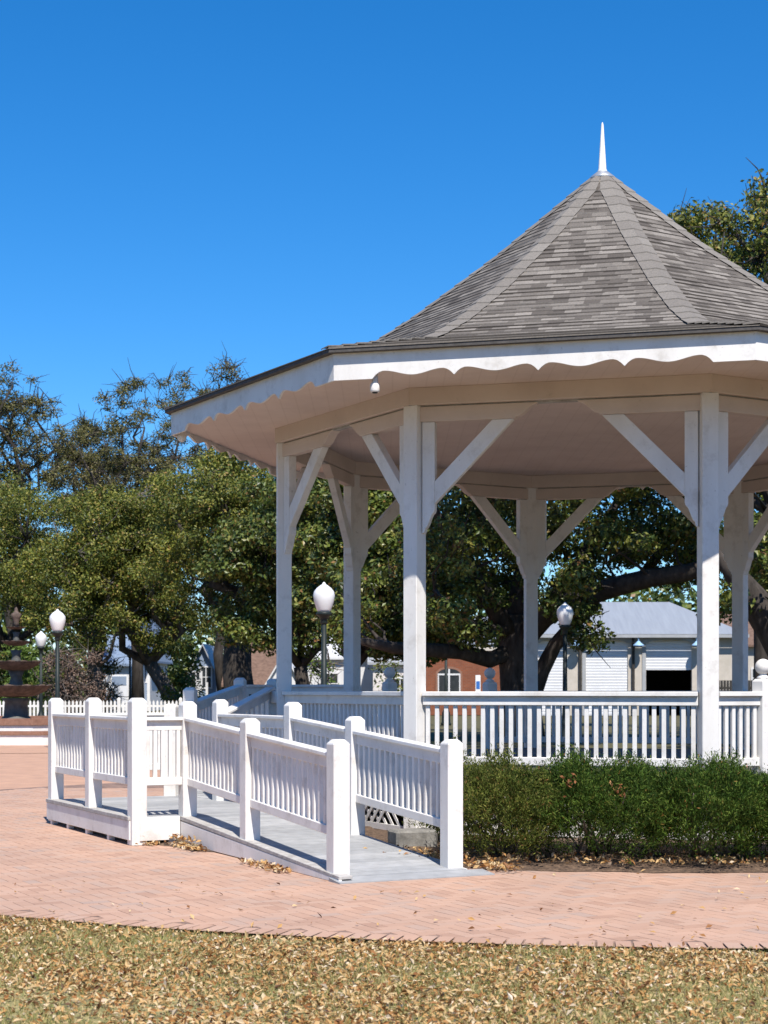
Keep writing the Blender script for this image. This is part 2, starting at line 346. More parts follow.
fa = (fc[None]+(np.arange(nb)*8)[:, None, None]).reshape(-1, 4)
me.vertices.add(nb*8); me.vertices.foreach_set('co', Bv.astype(np.float32).ravel())
me.loops.add(fa.size); me.loops.foreach_set('vertex_index', fa.astype(np.int32).ravel())
me.polygons.add(len(fa)); me.polygons.foreach_set('loop_start', np.arange(0, fa.size, 4, dtype=np.int32)); me.polygons.foreach_set('use_smooth', np.zeros(len(fa), dtype=bool)); me.update(calc_edges=True)
tag(link('brick_paving', me, M['brick']), kind='structure')

# mulch bed: a slightly mounded bumpy disc
b = MB(); nr, na = 16, 150; vv = []; ff = []
for i in range(nr+1):
    r = RM+.05-(RM-3.0)*i/nr
    for j in range(na):
        a = 2*PI*j/na; rr = r+(random.uniform(-.07, .07) if i == 0 else random.uniform(-.03, .03))
        z = .004 if i == 0 else .02+.05*min(1, i/4)+random.uniform(-.018, .018)
        vv.append((GC.x+rr*math.cos(a), GC.y+rr*math.sin(a), z))
for i in range(nr):
    for j in range(na): ff.append((i*na+j, i*na+(j+1) % na, (i+1)*na+(j+1) % na, (i+1)*na+j))
b.add(vv, ff, True); tag(b.build('mulch_bed', M['mulch']), kind='structure')

# ------------------------------------------------------------------ leaf scatter
def rhombi(P, size, aspect=.45, nrm=None, upbias=0., fold=0.):
    n = len(P); d = RNG.normal(size=(n, 3)); d[:, 2] += upbias
    if nrm is not None: d = d*.75+nrm
    d /= np.linalg.norm(d, axis=1)[:, None]
    t = RNG.normal(size=(n, 3)); t -= (t*d).sum(1)[:, None]*d; t /= np.linalg.norm(t, axis=1)[:, None]
    bt = np.cross(d, t); sz = np.asarray(size); sz = (np.full(n, sz) if sz.ndim == 0 else sz)*RNG.uniform(.65, 1.3, n)
    sz = sz[:, None]
    return np.stack([P-t*sz*.5, P+bt*sz*aspect*.5+d*fold*sz, P+t*sz*.5, P-bt*sz*aspect*.5+d*fold*sz], 1).reshape(-1, 3)

# front lawn: blades and fallen leaves
def lawn_points(n):
    x = RNG.uniform(-4.6, 4.6, n*2); y = RNG.uniform(6.3, 11.6, n*2)
    k = (np.hypot(x-GC.x, y-GC.y) > RB+.01); return x[k][:n], y[k][:n]
x, y = lawn_points(130000); n = len(x)
patch = np.sin(x*2.1+1.3*np.sin(y*1.7))+np.sin(y*3.1+x*.9)+RNG.normal(0, .8, n)
k = patch > -.9; x, y = x[k], y[k]; n = len(x)
hgt = RNG.uniform(.018, .05, n); a = RNG.uniform(0, 2*PI, n); ln = RNG.normal(0, .022, (n, 2)); w = .0032
base = np.stack([x, y, np.full(n, -.021)], 1); dx = np.stack([np.cos(a)*w, np.sin(a)*w, np.zeros(n)], 1)
tip = base+np.concatenate([ln, hgt[:, None]], 1)
quads('lawn_grass', np.stack([base-dx, base+dx, tip], 1).reshape(-1, 3), M['grass'], loc=(0, 8.5, 0), k=3)
tag(bpy.data.objects['lawn_grass'], 'short patchy green grass under the fallen leaves of the front lawn', 'grass', kind='stuff')
x, y = lawn_points(96000)
dr = np.sin(x*1.3+2*np.sin(y*.9+.5))+np.sin(y*2.7-x*1.9)+.8*np.sin(x*5.1+y*3.3)+.6*np.sin(y*7.9-x*6.1)
k = RNG.uniform(0, 1, len(x)) < np.clip(.64+.2*dr, .22, 1); x, y = x[k], y[k]; n = len(x)
z = -.014+np.abs(RNG.normal(0, .016, n))
LV = [rhombi(np.stack([x, y, z], 1)[q::3], sz, asp, upbias=ub, fold=fo) for q, (sz, asp, ub, fo) in enumerate(((.046, .40, 1.3, .16), (.031, .6, 1.9, .10), (.018, .7, 1.6, .12)))]
tag(quads('lawn_leaf_litter', np.concatenate(LV), M['litter'], loc=(0, 8.5, 0)), 'tan and brown dry oak leaves strewn over the front lawn', 'leaf litter', kind='stuff')

# ------------------------------------------------------------------ gazebo
gaz = thing('gazebo', (GC.x, GC.y, 0), 'white octagonal wooden gazebo with grey shingle roof and scalloped eaves', 'gazebo')
ZF = .68; ZB = 4.14; ZD = 4.30; ZS = 4.50
# roof
prof = [(.03, 7.50), (.345, 6.50), (.61, 5.75), (.80, 5.285), (.946, 5.005), (1.15, 4.84), (1.363, 4.655)]
sl = [0]
for i in range(1, len(prof)): sl.append(sl[-1]+math.hypot((prof[i][0]-prof[i-1][0])*R*.924, prof[i][1]-prof[i-1][1]))
def rp(d):
    for i in range(1, len(prof)):
        if d <= sl[i] or i == len(prof)-1:
            t = (d-sl[i-1])/(sl[i]-sl[i-1]); return (prof[i-1][0]+(prof[i][0]-prof[i-1][0])*t, prof[i-1][1]+(prof[i][1]-prof[i-1][1])*t)
L_ = sl[-1]; EXP = .104; nc = int(L_/EXP); EXP = L_/nc
b = MB()
for k in range(8):
    for j in range(nc):
        d0, d1 = j*EXP, (j+1)*EXP
        (s0, z0), (s1, z1) = rp(d0), rp(d1)
        p0, p1 = GV(k, s0*R, z0), GV(k+1, s0*R, z0); q0, q1 = GV(k, s1*R, z1+.016), GV(k+1, s1*R, z1+.0075)
        u0, u1 = (p1-p0).length/2, (q1-q0).length/2; of = len(b.f)
        b.add([q0, q1, p1, p0], [(0, 1, 2, 3)]); b.uv[of] = [(-u1+k*7.3, j+.1), (u1+k*7.3, j+.1), (u0+k*7.3, j+.9), (-u0+k*7.3, j+.9)]
        r0, r1 = GV(k, s1*R, z1-.001), GV(k+1, s1*R, z1-.001)
        b.add([r0, r1, q1, q0], [(0, 1, 2, 3)]); b.uv[of+1] = [(-u1+k*7.3, j+.9)]*4
roof = b.build('roof', M['shingle'], gaz)
b = MB()
for k in range(8):
    o0, o1, i0, i1 = GV(k, 1.361*R, 4.652), GV(k+1, 1.361*R, 4.652), GV(k, 1.361*R, 4.622), GV(k+1, 1.361*R, 4.622)
    j0, j1 = GV(k, 1.28*R, 4.622), GV(k+1, 1.28*R, 4.622)
    b.add([o0, o1, i1, i0, j1, j0], [(0, 1, 2, 3), (3, 2, 4, 5)])
b.build('drip_edge', M['drip'], roof)
for k in range(8):
    b = MB(); nseg = int(L_/.2)
    for j in range(nseg):
        d0 = max(0, j*L_/nseg-.02); d1 = (j+1)*L_/nseg
        (s0, z0), (s1, z1) = rp(d0), rp(d1); c0, c1 = GV(k, s0*R, z0+.020), GV(k, s1*R+.0, z1+.034)
        for sg in (-1, 1):
            nb0 = GV(k+sg, s0*R, z0+.010)-GV(k, s0*R, z0); nb1 = GV(k+sg, s1*R, z1+.030)-GV(k, s1*R, z1)
            w0 = min(.145, nb0.length*.48)/max(nb0.length, 1e-3); w1 = min(.145, nb1.length*.48)/max(nb1.length, 1e-3)
            e0_, e1_ = c0+nb0*w0, c1+nb1*w1
            e0_.z = z0+.0135; e1_.z = z1+.026
            dn = Vector((0, 0, -.012))
            b.add([c0, e0_, e1_, c1, c1+dn, e1_+dn], [(0, 1, 2, 3), (3, 2, 5, 4)] if sg > 0 else [(3, 2, 1, 0), (4, 5, 2, 3)])
    o = b.build('ridge_cap', M['ridge'], roof)
b = MB(); b.lathe(GC+V2(0, 0, 7.47), [(.16, 0), (.15, .03), (.075, .09), (.06, .10)], 16, smooth=True); fl = b.build('roof_flashing', M['galv'], roof)
b = MB(); b.lathe(GC+V2(0, 0, 7.55), [(.060, 0), (.058, .03), (.047, .05), (.014, .57), (.004, .60)], 10); b.build('finial', M['white'], roof)

# ceiling with a square edge
b = MB(); n8 = [GV(k, RE-.03, 4.475) for k in range(8)]; m8 = [GV(k, RE-.03, 4.52) for k in range(8)]
b.add(n8+m8, [tuple(range(8)), tuple(range(15, 7, -1))]+[(i, i+8, (i+1) % 8+8, (i+1) % 8) for i in range(8)])
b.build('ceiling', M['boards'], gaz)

def side(k):
    a, c = GV(k, R), GV(k+1, R); d = (c-a).normalized(); n = V2(d.y, -d.x)
    if n.dot(a-GC) < 0: n = -n
    return a, c, d, n
# eave boards
for k in range(8):
    a, c = GV(k, RE), GV(k+1, RE); d = (c-a).normalized(); L = (c-a).length; n = (a+c)/2-GC; n.normalize()
    b = MB(); flat = .37; npd = 4; per = (L-2*flat)/npd; cols = []
    def dep(t):
        t = t % 1.0; t = min(t, 1-t)
        if t < .14: return 1.0*math.sin(t/.14*PI/2)**.9
        return .28+.72*(.5+.5*math.cos((t-.14)/.36*PI))
    ss = [0]; ss += [flat+per*npd*i/96 for i in range(97)]; ss.append(L)
    for s_ in ss:
        zb = 4.372
        if flat <= s_ <= L-flat:
            ph = (s_-flat)/per; zb = 4.376+.066*dep(ph)
            if s_ <= flat+.01 or s_ >= L-flat-.01: zb = 4.372+.0
        cols.append((s_, zb))
    th = .026; vv = []; ff = []
    for s_, zb in cols:
        q = a+d*s_
        for off in (0, -th):
            vv += [q+n*off+V2(0, 0, zb), q+n*off+V2(0, 0, 4.621)]
    for i in range(len(cols)-1):
        o = i*4; e = o+4
        ff += [(o, e, e+1, o+1), (o+2, o+3, e+3, e+2), (o, o+2, e+2, e), (o+1, e+1, e+3, o+3)]
    ff += [(0, 1, 3, 2), (len(vv)-4, len(vv)-2, len(vv)-1, len(vv)-3)]
    b.add(vv, ff); b.build('eave_board', M['white'], gaz)
# small flood lamp under the eave
b = MB(); p = GV(0, RE-.09)+(GV(1, RE)-GV(0, RE)).normalized()*.34
b.lathe(p+V2(0, 0, 4.26), [(.04, 0), (.045, .015), (.045, .075), (.03, .09), (.03, .24)], 12); b.build('eave_lamp', M['white'], gaz)
b = MB(); b.lathe(p+V2(0, 0, 4.252), [(.024, 0), (.03, .012)], 12)
b.build('lamp_lens', M['iron'], bpy.data.objects['eave_lamp'])
p = GV(7, RE-.12); b = MB(); b.lathe(p+V2(0, 0, 4.30), [(.02, 0), (.05, .03), (.055, .07), (.03, .12), (.028, .2)], 12); b.build('eave_lamp', M['white'], gaz)

# beams with cornice trim and bolsters
def ogee(x0, z0, x1, z1, n=9):
    pts = []
    for i in range(n+1):
        t = i/n; pts.append((x0+(x1-x0)*t, z0+(z1-z0)*(.5-.5*math.cos(PI*t))))
    return pts
for k in range(8):
    a, c, d, n = side(k); L = (c-a).length
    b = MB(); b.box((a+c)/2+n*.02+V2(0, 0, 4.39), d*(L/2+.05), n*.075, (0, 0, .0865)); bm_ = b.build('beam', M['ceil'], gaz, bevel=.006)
    for sg in (0, 1):
        o = a if sg == 0 else c; dd = d if sg == 0 else -d
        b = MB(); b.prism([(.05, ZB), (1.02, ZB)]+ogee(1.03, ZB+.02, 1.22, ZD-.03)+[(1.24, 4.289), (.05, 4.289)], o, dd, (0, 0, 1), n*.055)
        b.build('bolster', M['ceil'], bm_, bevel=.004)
    b = MB(); b.rail(a+d*.07, c-d*.07, 4.284, 4.3025, 4.284, 4.3025, .035); b.build('spacer_strip', M['ledge'], bm_)
# posts, side boards and braces
for k in range(8):
    p = GV(k, R); ang = TH0+k*PI/4
    b = MB(); b.post(p, .06, 4.3045, ang, .165); po = b.build('post', M['white'], gaz, bevel=.007)
    for sg in (-1, 1):
        q = GV(k+sg, R); d = (q-p).normalized(); n = V2(-d.y, d.x)
        b = MB(); b.prism([(.088, 4.137), (.088, 3.04), (.105, 3.04), (.115, 3.06)]+ogee(.12, 3.09, .205, 3.24, 7)+[(.215, 3.27), (.215, 4.137)], p, d, (0, 0, 1), n*.048)
        b.build('side_board', M['white'], po, bevel=.004)
        b = MB(); b.prism([(.2125, 3.33), (1.00, 4.138), (.79, 4.138), (.2125, 3.55)], p, d, (0, 0, 1), n*.042)
        b.build('brace', M['white'], po, bevel=.004)
# floor
b = MB(); f8 = [GV(k, R+.10, ZF-.12) for k in range(8)]; g8 = [GV(k, R+.10, ZF) for k in range(8)]
b.add(f8+g8, [tuple(range(7, -1, -1)), tuple(range(8, 16))]+[(i, (i+1) % 8, (i+1) % 8+8, i+8) for i in range(8)]); b.build('floor_deck', M['floor'], gaz)
# lattice skirt
for k in range(8):
    a, c, d, n = side(k); L = (c-a).length; b = MB(); z0, z1 = .12, .55
    for fam in (1, -1):
        s_ = -.5
        while s_ < L+.5:
            pts = []
            x0, x1 = s_, s_+(z1-z0)
            if x0 < .1 or x1 > L-.1: s_ += .13; continue
            if fam > 0: A_, B_ = (x0, z0), (x1, z1)
            else: A_, B_ = (x1, z0), (x0, z1)
            pts = [(A_[0]-.025, A_[1]), (A_[0]+.025, A_[1]), (B_[0]+.025, B_[1]), (B_[0]-.025, B_[1])]
            b.prism(pts, a+n*(.06+.008*fam), d, (0, 0, 1), n*.0035); s_ += .13
    b.rail(a+d*.08+n*.06, c-d*.08+n*.06, .07, .13, .07, .13, .014); b.rail(a+d*.08+n*.06, c-d*.08+n*.06, .5, .57, .5, .57, .014)
    b.build('lattice_panel', M['white'], gaz)
# railings
BALL = []
def railing(k, s0, s1, individual, newel0=False, newel1=False):
    a, c, d, n = side(k); P0, P1_ = a+d*s0, a+d*s1
    r = bpy.data.objects.new('railing', None); COL.objects.link(r); r.parent = gaz
    b = MB(); b.rail(P0, P1_, 1.43, 1.475, 1.43, 1.475, .075); b.rail(P0, P1_, 1.34, 1.4325, 1.34, 1.4325, .038); b.build('top_rail', M['white'], r, bevel=.005)
    b = MB(); b.rail(P0, P1_, .755, .835, .755, .835, .03); b.build('bottom_rail', M['white'], r, bevel=.005)
    nbal = max(2, round((s1-s0)/.092)); st = (s1-s0)/(nbal)
    for i in range(nbal):
        q = P0+d*(st*(i+.5)); bb = MB() if individual else REST
        bb.post(q, .83, 1.345, math.atan2(d.y, d.x), .042, .03)
        if individual: bb.build('baluster', M['white'], r, bevel=.003)
REST = MB()
SL = 2*R*math.sin(PI/8)
def newel(k, s_):
    a, c, d, n = side(k); q = a+d*s_; ang = math.atan2(d.y, d.x)
    b = MB(); b.capped_post(q, .06, 1.60, ang, .15, .025, .02); nw = b.build('newel_post', M['white'], gaz, bevel=.005)
    b = MB(); pr = [(.058, 1.598), (.062, 1.615), (.035, 1.635), (.033, 1.645)]+[(.078*math.cos(t), 1.715+.078*math.sin(t)) for t in [math.radians(x) for x in range(-64, 90, 14)]]+[(.004, 1.793)]
    b.lathe((q.x, q.y, 0), pr, 16); b.build('ball_finial', M['white'], nw)
railing(0, .09, SL-.09, True); railing(7, .09, SL-.09, True); railing(1, .09, .63, True); newel(1, .70)
railing(5, .09, .62, False); newel(5, .69); newel(5, SL-.57); railing(5, SL-.50, SL-.09, False)
for k in (2, 3, 4): railing(k, .09, SL-.09, False)
tag(REST.build('balusters', M['white'], gaz), 'rows of white balusters on the far sides', kind='stuff')

# ------------------------------------------------------------------ access ramp
U = V2(-.449, .894).normalized(); W = V2(.889, .459).normalized()
P1 = V2(-.36, 12.96)
def RQ(t, w): return P1+U*t+W*w
def zr(t): return .02+.25*min(1, max(0, (t+.22)/3.64))
rmp = thing('access_ramp', (P1.x, P1.y, 0), 'white railed wooden access ramp with turning platform leading up to the gazebo', 'ramp')
RW = 1.08; tP = 3.42; tF = 6.37
UA = math.atan2(U.y, U.x); WA = math.atan2(W.y, W.x)
# deck planks
b = MB()
def planks(fn_a, fn_b, n, gap=.007, th=.03):
    for i in range(n):
        t0 = i/n; t1 = (i+1)/n
        a0, b0, a1, b1 = fn_a(t0), fn_b(t0), fn_a(t1), fn_b(t1)
        g0 = (a1-a0).normalized()*gap*.5; g1 = (b1-b0).normalized()*gap*.5
        p = [a0+g0, b0+g1, b1-g1, a1-g0]; dn = V2(0, 0, th)
        b.add([q-dn for q in p]+p, [(3, 2, 1, 0), (4, 5, 6, 7), (0, 1, 5, 4), (1, 2, 6, 5), (2, 3, 7, 6), (3, 0, 4, 7)])
def rz_(t, w): q = RQ(t, w); q.z = zr(t); return q
planks(lambda f: rz_(-.05+f*3.47, -.02), lambda f: rz_(-.05+f*3.47, RW+.06), 25)
planks(lambda f: RQ(tP+f*(tF-tP), -.45)+V2(0, 0, .27), lambda f: RQ(tP+f*(tF-tP), RW+.10)+V2(0, 0, .27), 21)
# landing plate at the foot
b.add([RQ(-.26, -.11)+V2(0, 0, .008), RQ(-.26, RW+.2)+V2(0, 0, .008), RQ(-.06, RW+.2)+V2(0, 0, .03), RQ(-.06, -.11)+V2(0, 0, .03),
       RQ(-.26, -.11)+V2(0, 0, -.02), RQ(-.26, RW+.2)+V2(0, 0, -.02), RQ(-.06, RW+.2)+V2(0, 0, -.02), RQ(-.06, -.11)+V2(0, 0, -.02)],
      [(0, 1, 2, 3), (4, 5, 1, 0), (5, 6, 2, 1), (6, 7, 3, 2), (7, 4, 0, 3)])
# upper run to the gazebo doorway
S0 = RQ(tF, RW-.22); S1 = RQ(5.45, RW+.02); B2 = V2(-1.91, 21.9); CN = V2(-1.30, 19.32); Cg = GV(7, R); Dg = GV(6, R)
def lerp(a, c, t): return a+(c-a)*t
B2z = .60
planks(lambda f: lerp(S1, CN, f)+V2(0, 0, .274+.33*f), lambda f: lerp(S0, B2, f)+V2(0, 0, .274+.33*f), 22)
B3 = V2(-1.50, 22.3)
b.add([q+V2(0, 0, .62) for q in (CN, Cg, Dg, B3, B2)], [(0, 1, 2, 3, 4)])
b.build('ramp_deck', M['deck'], rmp)
POSTN = 0
def rpost(q, z0, z1, ang=UA, w=.142):
    b = MB(); b.capped_post(q, z0, z1, ang, w, .035, .03); return b.build('ramp_post', M['white'], rmp, bevel=.006)
NB = [0]; RREST = MB()
def rpanel(q0, q1, z0, z1, nbal, far=False, inset=.06):
    d = (q1-q0).normalized(); L = (q1-q0).length; a, c = q0+d*inset, q1-d*inset
    za = z0+(z1-z0)*inset/L; zc = z1-(z1-z0)*inset/L; an = math.atan2(d.y, d.x)
    r = bpy.data.objects.new('ramp_railing', None); COL.objects.link(r); r.parent = rmp
    b = MB(); b.rail(a, c, za+.925, za+.958, zc+.925, zc+.958, .062); b.rail(a, c, za+.83, za+.9275, zc+.83, zc+.9275, .022); b.build('top_rail', M['white'], r, bevel=.005)
    b = MB(); b.rail(a, c, za+.30, za+.375, zc+.30, zc+.375, .03); b.build('bottom_rail', M['white'], r, bevel=.005)
    for i in range(nbal):
        t = (i+.5)/nbal; q = lerp(a, c, t); z = za+(zc-za)*t
        if far or NB[0] >= 99: RREST.post(q, z+.365, z+.84, an, .04)
        else:
            NB[0] += 1; bb = MB(); bb.post(q, z+.365, z+.84, an, .04); bb.build('baluster', M['white'], r, bevel=.004)
# left side
Lp = [RQ(0, 0), RQ(1.84, 0), RQ(tP+.03, 0)]
rpost(Lp[0], .0, zr(0)+1.07); rpost(Lp[1], .0, zr(1.84)+1.08); rpost(Lp[2], .02, .27+1.11)
rpanel(Lp[0], Lp[1], zr(0), zr(1.84), 16); rpanel(Lp[1], Lp[2], zr(1.84), .27, 15)
Q1 = RQ(tP+.07, -.5); Q2 = RQ(tP+.07+1.44, -.5); Q3 = RQ(tF, -.5)
rpost(Q1, .0, 1.415, w=.15); rpost(Q2, .03, 1.41); rpost(Q3, .03, 1.40)
rpanel(Q1, Lp[2], .27, .27, 5); rpanel(Q1, Q2, .27, .27, 12); rpanel(Q2, Q3, .27, .27, 12)
# right side
Rp = [RQ(.10, RW), RQ(1.93, RW), RQ(3.36, RW), RQ(5.37, RW)]
rpost(Rp[0], .0, zr(.1)+1.045); rpost(Rp[1], .02, zr(1.93)+1.08); rpost(Rp[2], .02, 1.37); rpost(Rp[3], .02, 1.385)
rpanel(Rp[0], Rp[1], zr(.1), zr(1.93), 16); rpanel(Rp[1], Rp[2], zr(1.93), .265, 13); rpanel(Rp[2], Rp[3], .27, .27, 17)
# far edge and upper run
rpanel(Q3, RQ(tF, RW-.26), .27, .27, 12, True)
u2 = (B2-S0).normalized(); A2 = math.atan2(u2.y, u2.x); q_ = S0+u2*.72
rpost(S0, .02, 1.33, A2); rpost(q_, .02, 1.52, A2); rpost(B2, .02, 1.65, A2); rpost(B3, .02, 1.64, A2)
rpanel(S0, q_, .27, .38, 5, True); rpanel(q_, B2, .38, .60, 16, True); rpanel(B2, B3, .60, .60, 4, True); rpanel(B3, Dg, .60, .60, 9, True)
rpost(CN, .02, 1.50, A2); rpanel(Rp[3], CN, .27, .58, 9, True); 
b = MB(); b.rail(CN, Cg-W*.0, 1.34, 1.475, 1.34, 1.475, .05); b.build('ramp_rail', M['white'], rmp, bevel=.005)
tag(RREST.build('balusters', M['white'], rmp), 'shaded balusters of the upper run', kind='stuff')
# skirts and curbs
def skirt(q0, q1, zb0, zt0, zb1, zt1, name='skirt_board', m='white', hw=.014, off=0):
    d = (q1-q0).normalized(); b = MB(); b.rail(q0, q1, zb0, zt0, zb1, zt1, hw); return b.build(name, M[m], rmp, bevel=.003)
o_ = -.075
skirt(RQ(-.2, o_), RQ(tP, o_), 0.0, zr(-.2)+.004, 0.012, .222); skirt(RQ(-.2, o_+.045), RQ(tP, o_+.045), zr(-.2)+.004, zr(-.2)+.03, .232, .272, 'curb_ledge', 'ledge', .06)
skirt(RQ(tP+.05, -.575), RQ(tF+.06, -.575), .05, .235, .05, .235); skirt(RQ(tP+.05, -.54), RQ(tF+.06, -.54), .238, .276, .238, .276, 'curb_ledge', 'ledge', .06)
skirt(RQ(tP-.005, -.50), RQ(tP-.005, -.095), .045, .27, .045, .27); skirt(RQ(tF+.06, -.5), RQ(tF+.06, RW-.2), .05, .26, .05, .26)
skirt(RQ(0, RW+.08), RQ(tP, RW+.08), .0, zr(0)-.005, .012, .25); skirt(RQ(tP, RW+.11), RQ(5.37, RW+.11), .05, .262, .05, .262)
for t in (tP+.75, tP+1.5, tP+2.2, tF-.1):
    b = MB(); b.post(RQ(t, -.55), 0, .1, UA, .07, .06); b.build('support_block', M['white'], rmp)
for t, w in ((tP+.02, -.17),):
    b = MB(); b.post(RQ(t, w), 0, .1, UA, .05, .06); b.build('support_block', M['white'], rmp)
# grey block beside the ramp
b = MB(); q = V2(.26, 15.05); b.post(q, .02, .22, .35, .40, .26); tag(b.build('concrete_block', M['concrete'], None, bevel=.02), 'weathered grey concrete block on the mulch between ramp and gazebo', 'block')

# ------------------------------------------------------------------ hedge shrubs
def shrub(x, y, rx, ry, h, n, m, label, seed, low=.34, group='clipped evergreen shrubs in front of the gazebo'):
    rg = np.random.default_rng(seed)
    root = thing('hedge_shrub', (x, y, 0), label, 'shrub', group)
    # sprays cluster on shoots spread through the upper body
    ns = int(n/34); th = rg.uniform(0, 2*PI, ns); rr = np.sqrt(rg.uniform(.02, 1, ns)); zz = rg.uniform(0, 1, ns)**.7
    keep = rg.uniform(0, 1, ns) < .30+1.1*zz; th, rr, zz = th[keep], rr[keep], zz[keep]; ns = len(th); n = int(n*.8)
    lump = 1+.13*np.sin(3*th+seed)+.09*np.sin(7*th+2*seed)+.08*np.sin(9*zz+4*th+seed)
    bulge = (.80+.30*np.sin(np.clip(zz*1.1+.15, 0, 1.25)*PI*.72))*lump
    cx = rx*rr*bulge*np.cos(th); cy = ry*rr*bulge*np.sin(th)
    top = h*(1.04-.26*rr**2.5+.06*np.sin(5*th+seed)+.06*np.sin(7*cx/rx+seed*2)+.05*np.sin(13*cx/rx+9*cy/ry+seed)+rg.normal(0, .03, ns))
    cz = np.minimum(.06+top*(.04+.96*zz), top)
    C_ = np.stack([cx, cy, cz], 1); out = np.stack([cx/rx, cy/ry, .7+.7*zz], 1); out /= np.linalg.norm(out, axis=1)[:, None]
    idx = rg.integers(0, ns, n); k = rg.uniform(-.4, 1.0, n)
    P = C_[idx]+out[idx]*k[:, None]*.075+rg.normal(0, .026, (n, 3))
    d = out[idx]+rg.normal(0, .55, (n, 3)); d /= np.linalg.norm(d, axis=1)[:, None]
    s_ = np.cross(d, rg.normal(size=(n, 3))); s_ /= np.linalg.norm(s_, axis=1)[:, None]; L = rg.uniform(.020, .044, n)[:, None]; wd = L*rg.uniform(.13, .25, n)[:, None]
    Q = np.stack([P-d*L*.5, P+s_*wd*.6, P+d*L*.5, P-s_*wd*.6], 1).reshape(-1, 3)+np.array([x, y, 0])
    quads('foliage', Q, M[m], root)
    # a few patches of dead orange-brown leaf
    m_ = 3; dc = C_[rg.integers(0, ns, m_)]; dd = np.repeat(dc, 26, 0)+rg.normal(0, .035, (26*m_, 3)); o_ = dc[0]
    tt = rg.normal(size=dd.shape); tt /= np.linalg.norm(tt, axis=1)[:, None]; bb_ = np.cross(tt, rg.normal(size=dd.shape)); bb_ /= np.linalg.norm(bb_, axis=1)[:, None]
    quads('dead_leaves', np.stack([dd-tt*.022, dd+bb_*.011, dd+tt*.022, dd-bb_*.011], 1).reshape(-1, 3)*np.array([1, 1, 1])+np.array([x, y-.03, 0]), M['dead'], root)
    b = MB()
    for i in range(16):
        a = rg.uniform(0, 2*PI); r1 = rg.uniform(.3, .9); p0 = V2(x+rg.normal(0, .10), y+rg.normal(0, .08), .02)
        p3 = V2(x+rx*r1*math.cos(a), y+ry*r1*math.sin(a), h*rg.uniform(.55, .85)); p1 = lerp(p0, p3, .35)+V2(rg.normal(0, .05), rg.normal(0, .05), rg.normal(0, .03)); p2 = lerp(p0, p3, .7)+V2(rg.normal(0, .05), rg.normal(0, .05), 0)
        b.tube([p0, p1, p2, p3], [.013, .011, .008, .004], 5)
    b.build('stem', M['stem'], root)
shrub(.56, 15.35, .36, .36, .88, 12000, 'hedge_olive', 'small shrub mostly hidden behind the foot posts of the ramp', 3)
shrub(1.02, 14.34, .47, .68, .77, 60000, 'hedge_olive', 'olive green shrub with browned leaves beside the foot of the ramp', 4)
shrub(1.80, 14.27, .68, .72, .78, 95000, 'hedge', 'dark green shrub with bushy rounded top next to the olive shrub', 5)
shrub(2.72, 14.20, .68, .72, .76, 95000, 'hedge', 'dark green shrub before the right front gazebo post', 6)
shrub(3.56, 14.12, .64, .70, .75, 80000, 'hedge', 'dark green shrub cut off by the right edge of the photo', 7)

# leaf litter on bed, along the ramp skirt and a few on the bricks
def band(n, p0, p1, sw, z0=.015, sz=.055):
    t = RNG.uniform(0, 1, n); P = np.array([p0[0], p0[1]])[None]*(1-t[:, None])+np.array([p1[0], p1[1]])[None]*t[:, None]
    P = P+RNG.normal(0, sw, (n, 2)); return rhombi(np.stack([P[:, 0], P[:, 1], np.full(n, z0)+np.abs(RNG.normal(0, .012, n))], 1), sz, .5, upbias=1.8, fold=.12)
lit = []
a = RNG.uniform(PI, 2*PI, 3000); r = RM-.01-np.abs(RNG.normal(0, .32, 3000)); k = np.abs(r-4.8) < 1.2; a, r = a[k], r[k]
lit.append(rhombi(np.stack([GC.x+r*np.cos(a), GC.y+r*np.sin(a), .06+np.abs(RNG.normal(0, .02, len(a)))], 1), .055, .5, upbias=1.6, fold=.12))
for (t0, t1, n) in ((2.55, 3.3, 150), (.55, 1.5, 170)): lit.append(band(n, RQ(t0, -.20), RQ(t1, -.17), .05))
lit.append(band(150, RQ(.25, RW+.35), RQ(-.12, RW+.42), .10, .03)); lit.append(band(120, RQ(.5, RW+.3), RQ(1.3, RW+.35), .09, .05))
lit.append(band(60, RQ(tP, -.3), RQ(tP+.02, -.5), .05))
ns = 260; x = RNG.uniform(-5, 4, ns); y = 9.6+RNG.exponential(2.6, ns); k = [in_plaza(p_, q_2) and not (-3.9 < p_ < .9 and 12.8 < q_2) for p_, q_2 in zip(x, y)]
lit.append(rhombi(np.stack([x[k], y[k], np.full(sum(k), .015)], 1), .045, .5, upbias=2.5, fold=.12))
tag(quads('fallen_leaves', np.concatenate(lit), M['litter'], loc=(0, 14, 0)), 'dry leaves gathered on the mulch bed and along the ramp', 'leaf litter', kind='stuff')

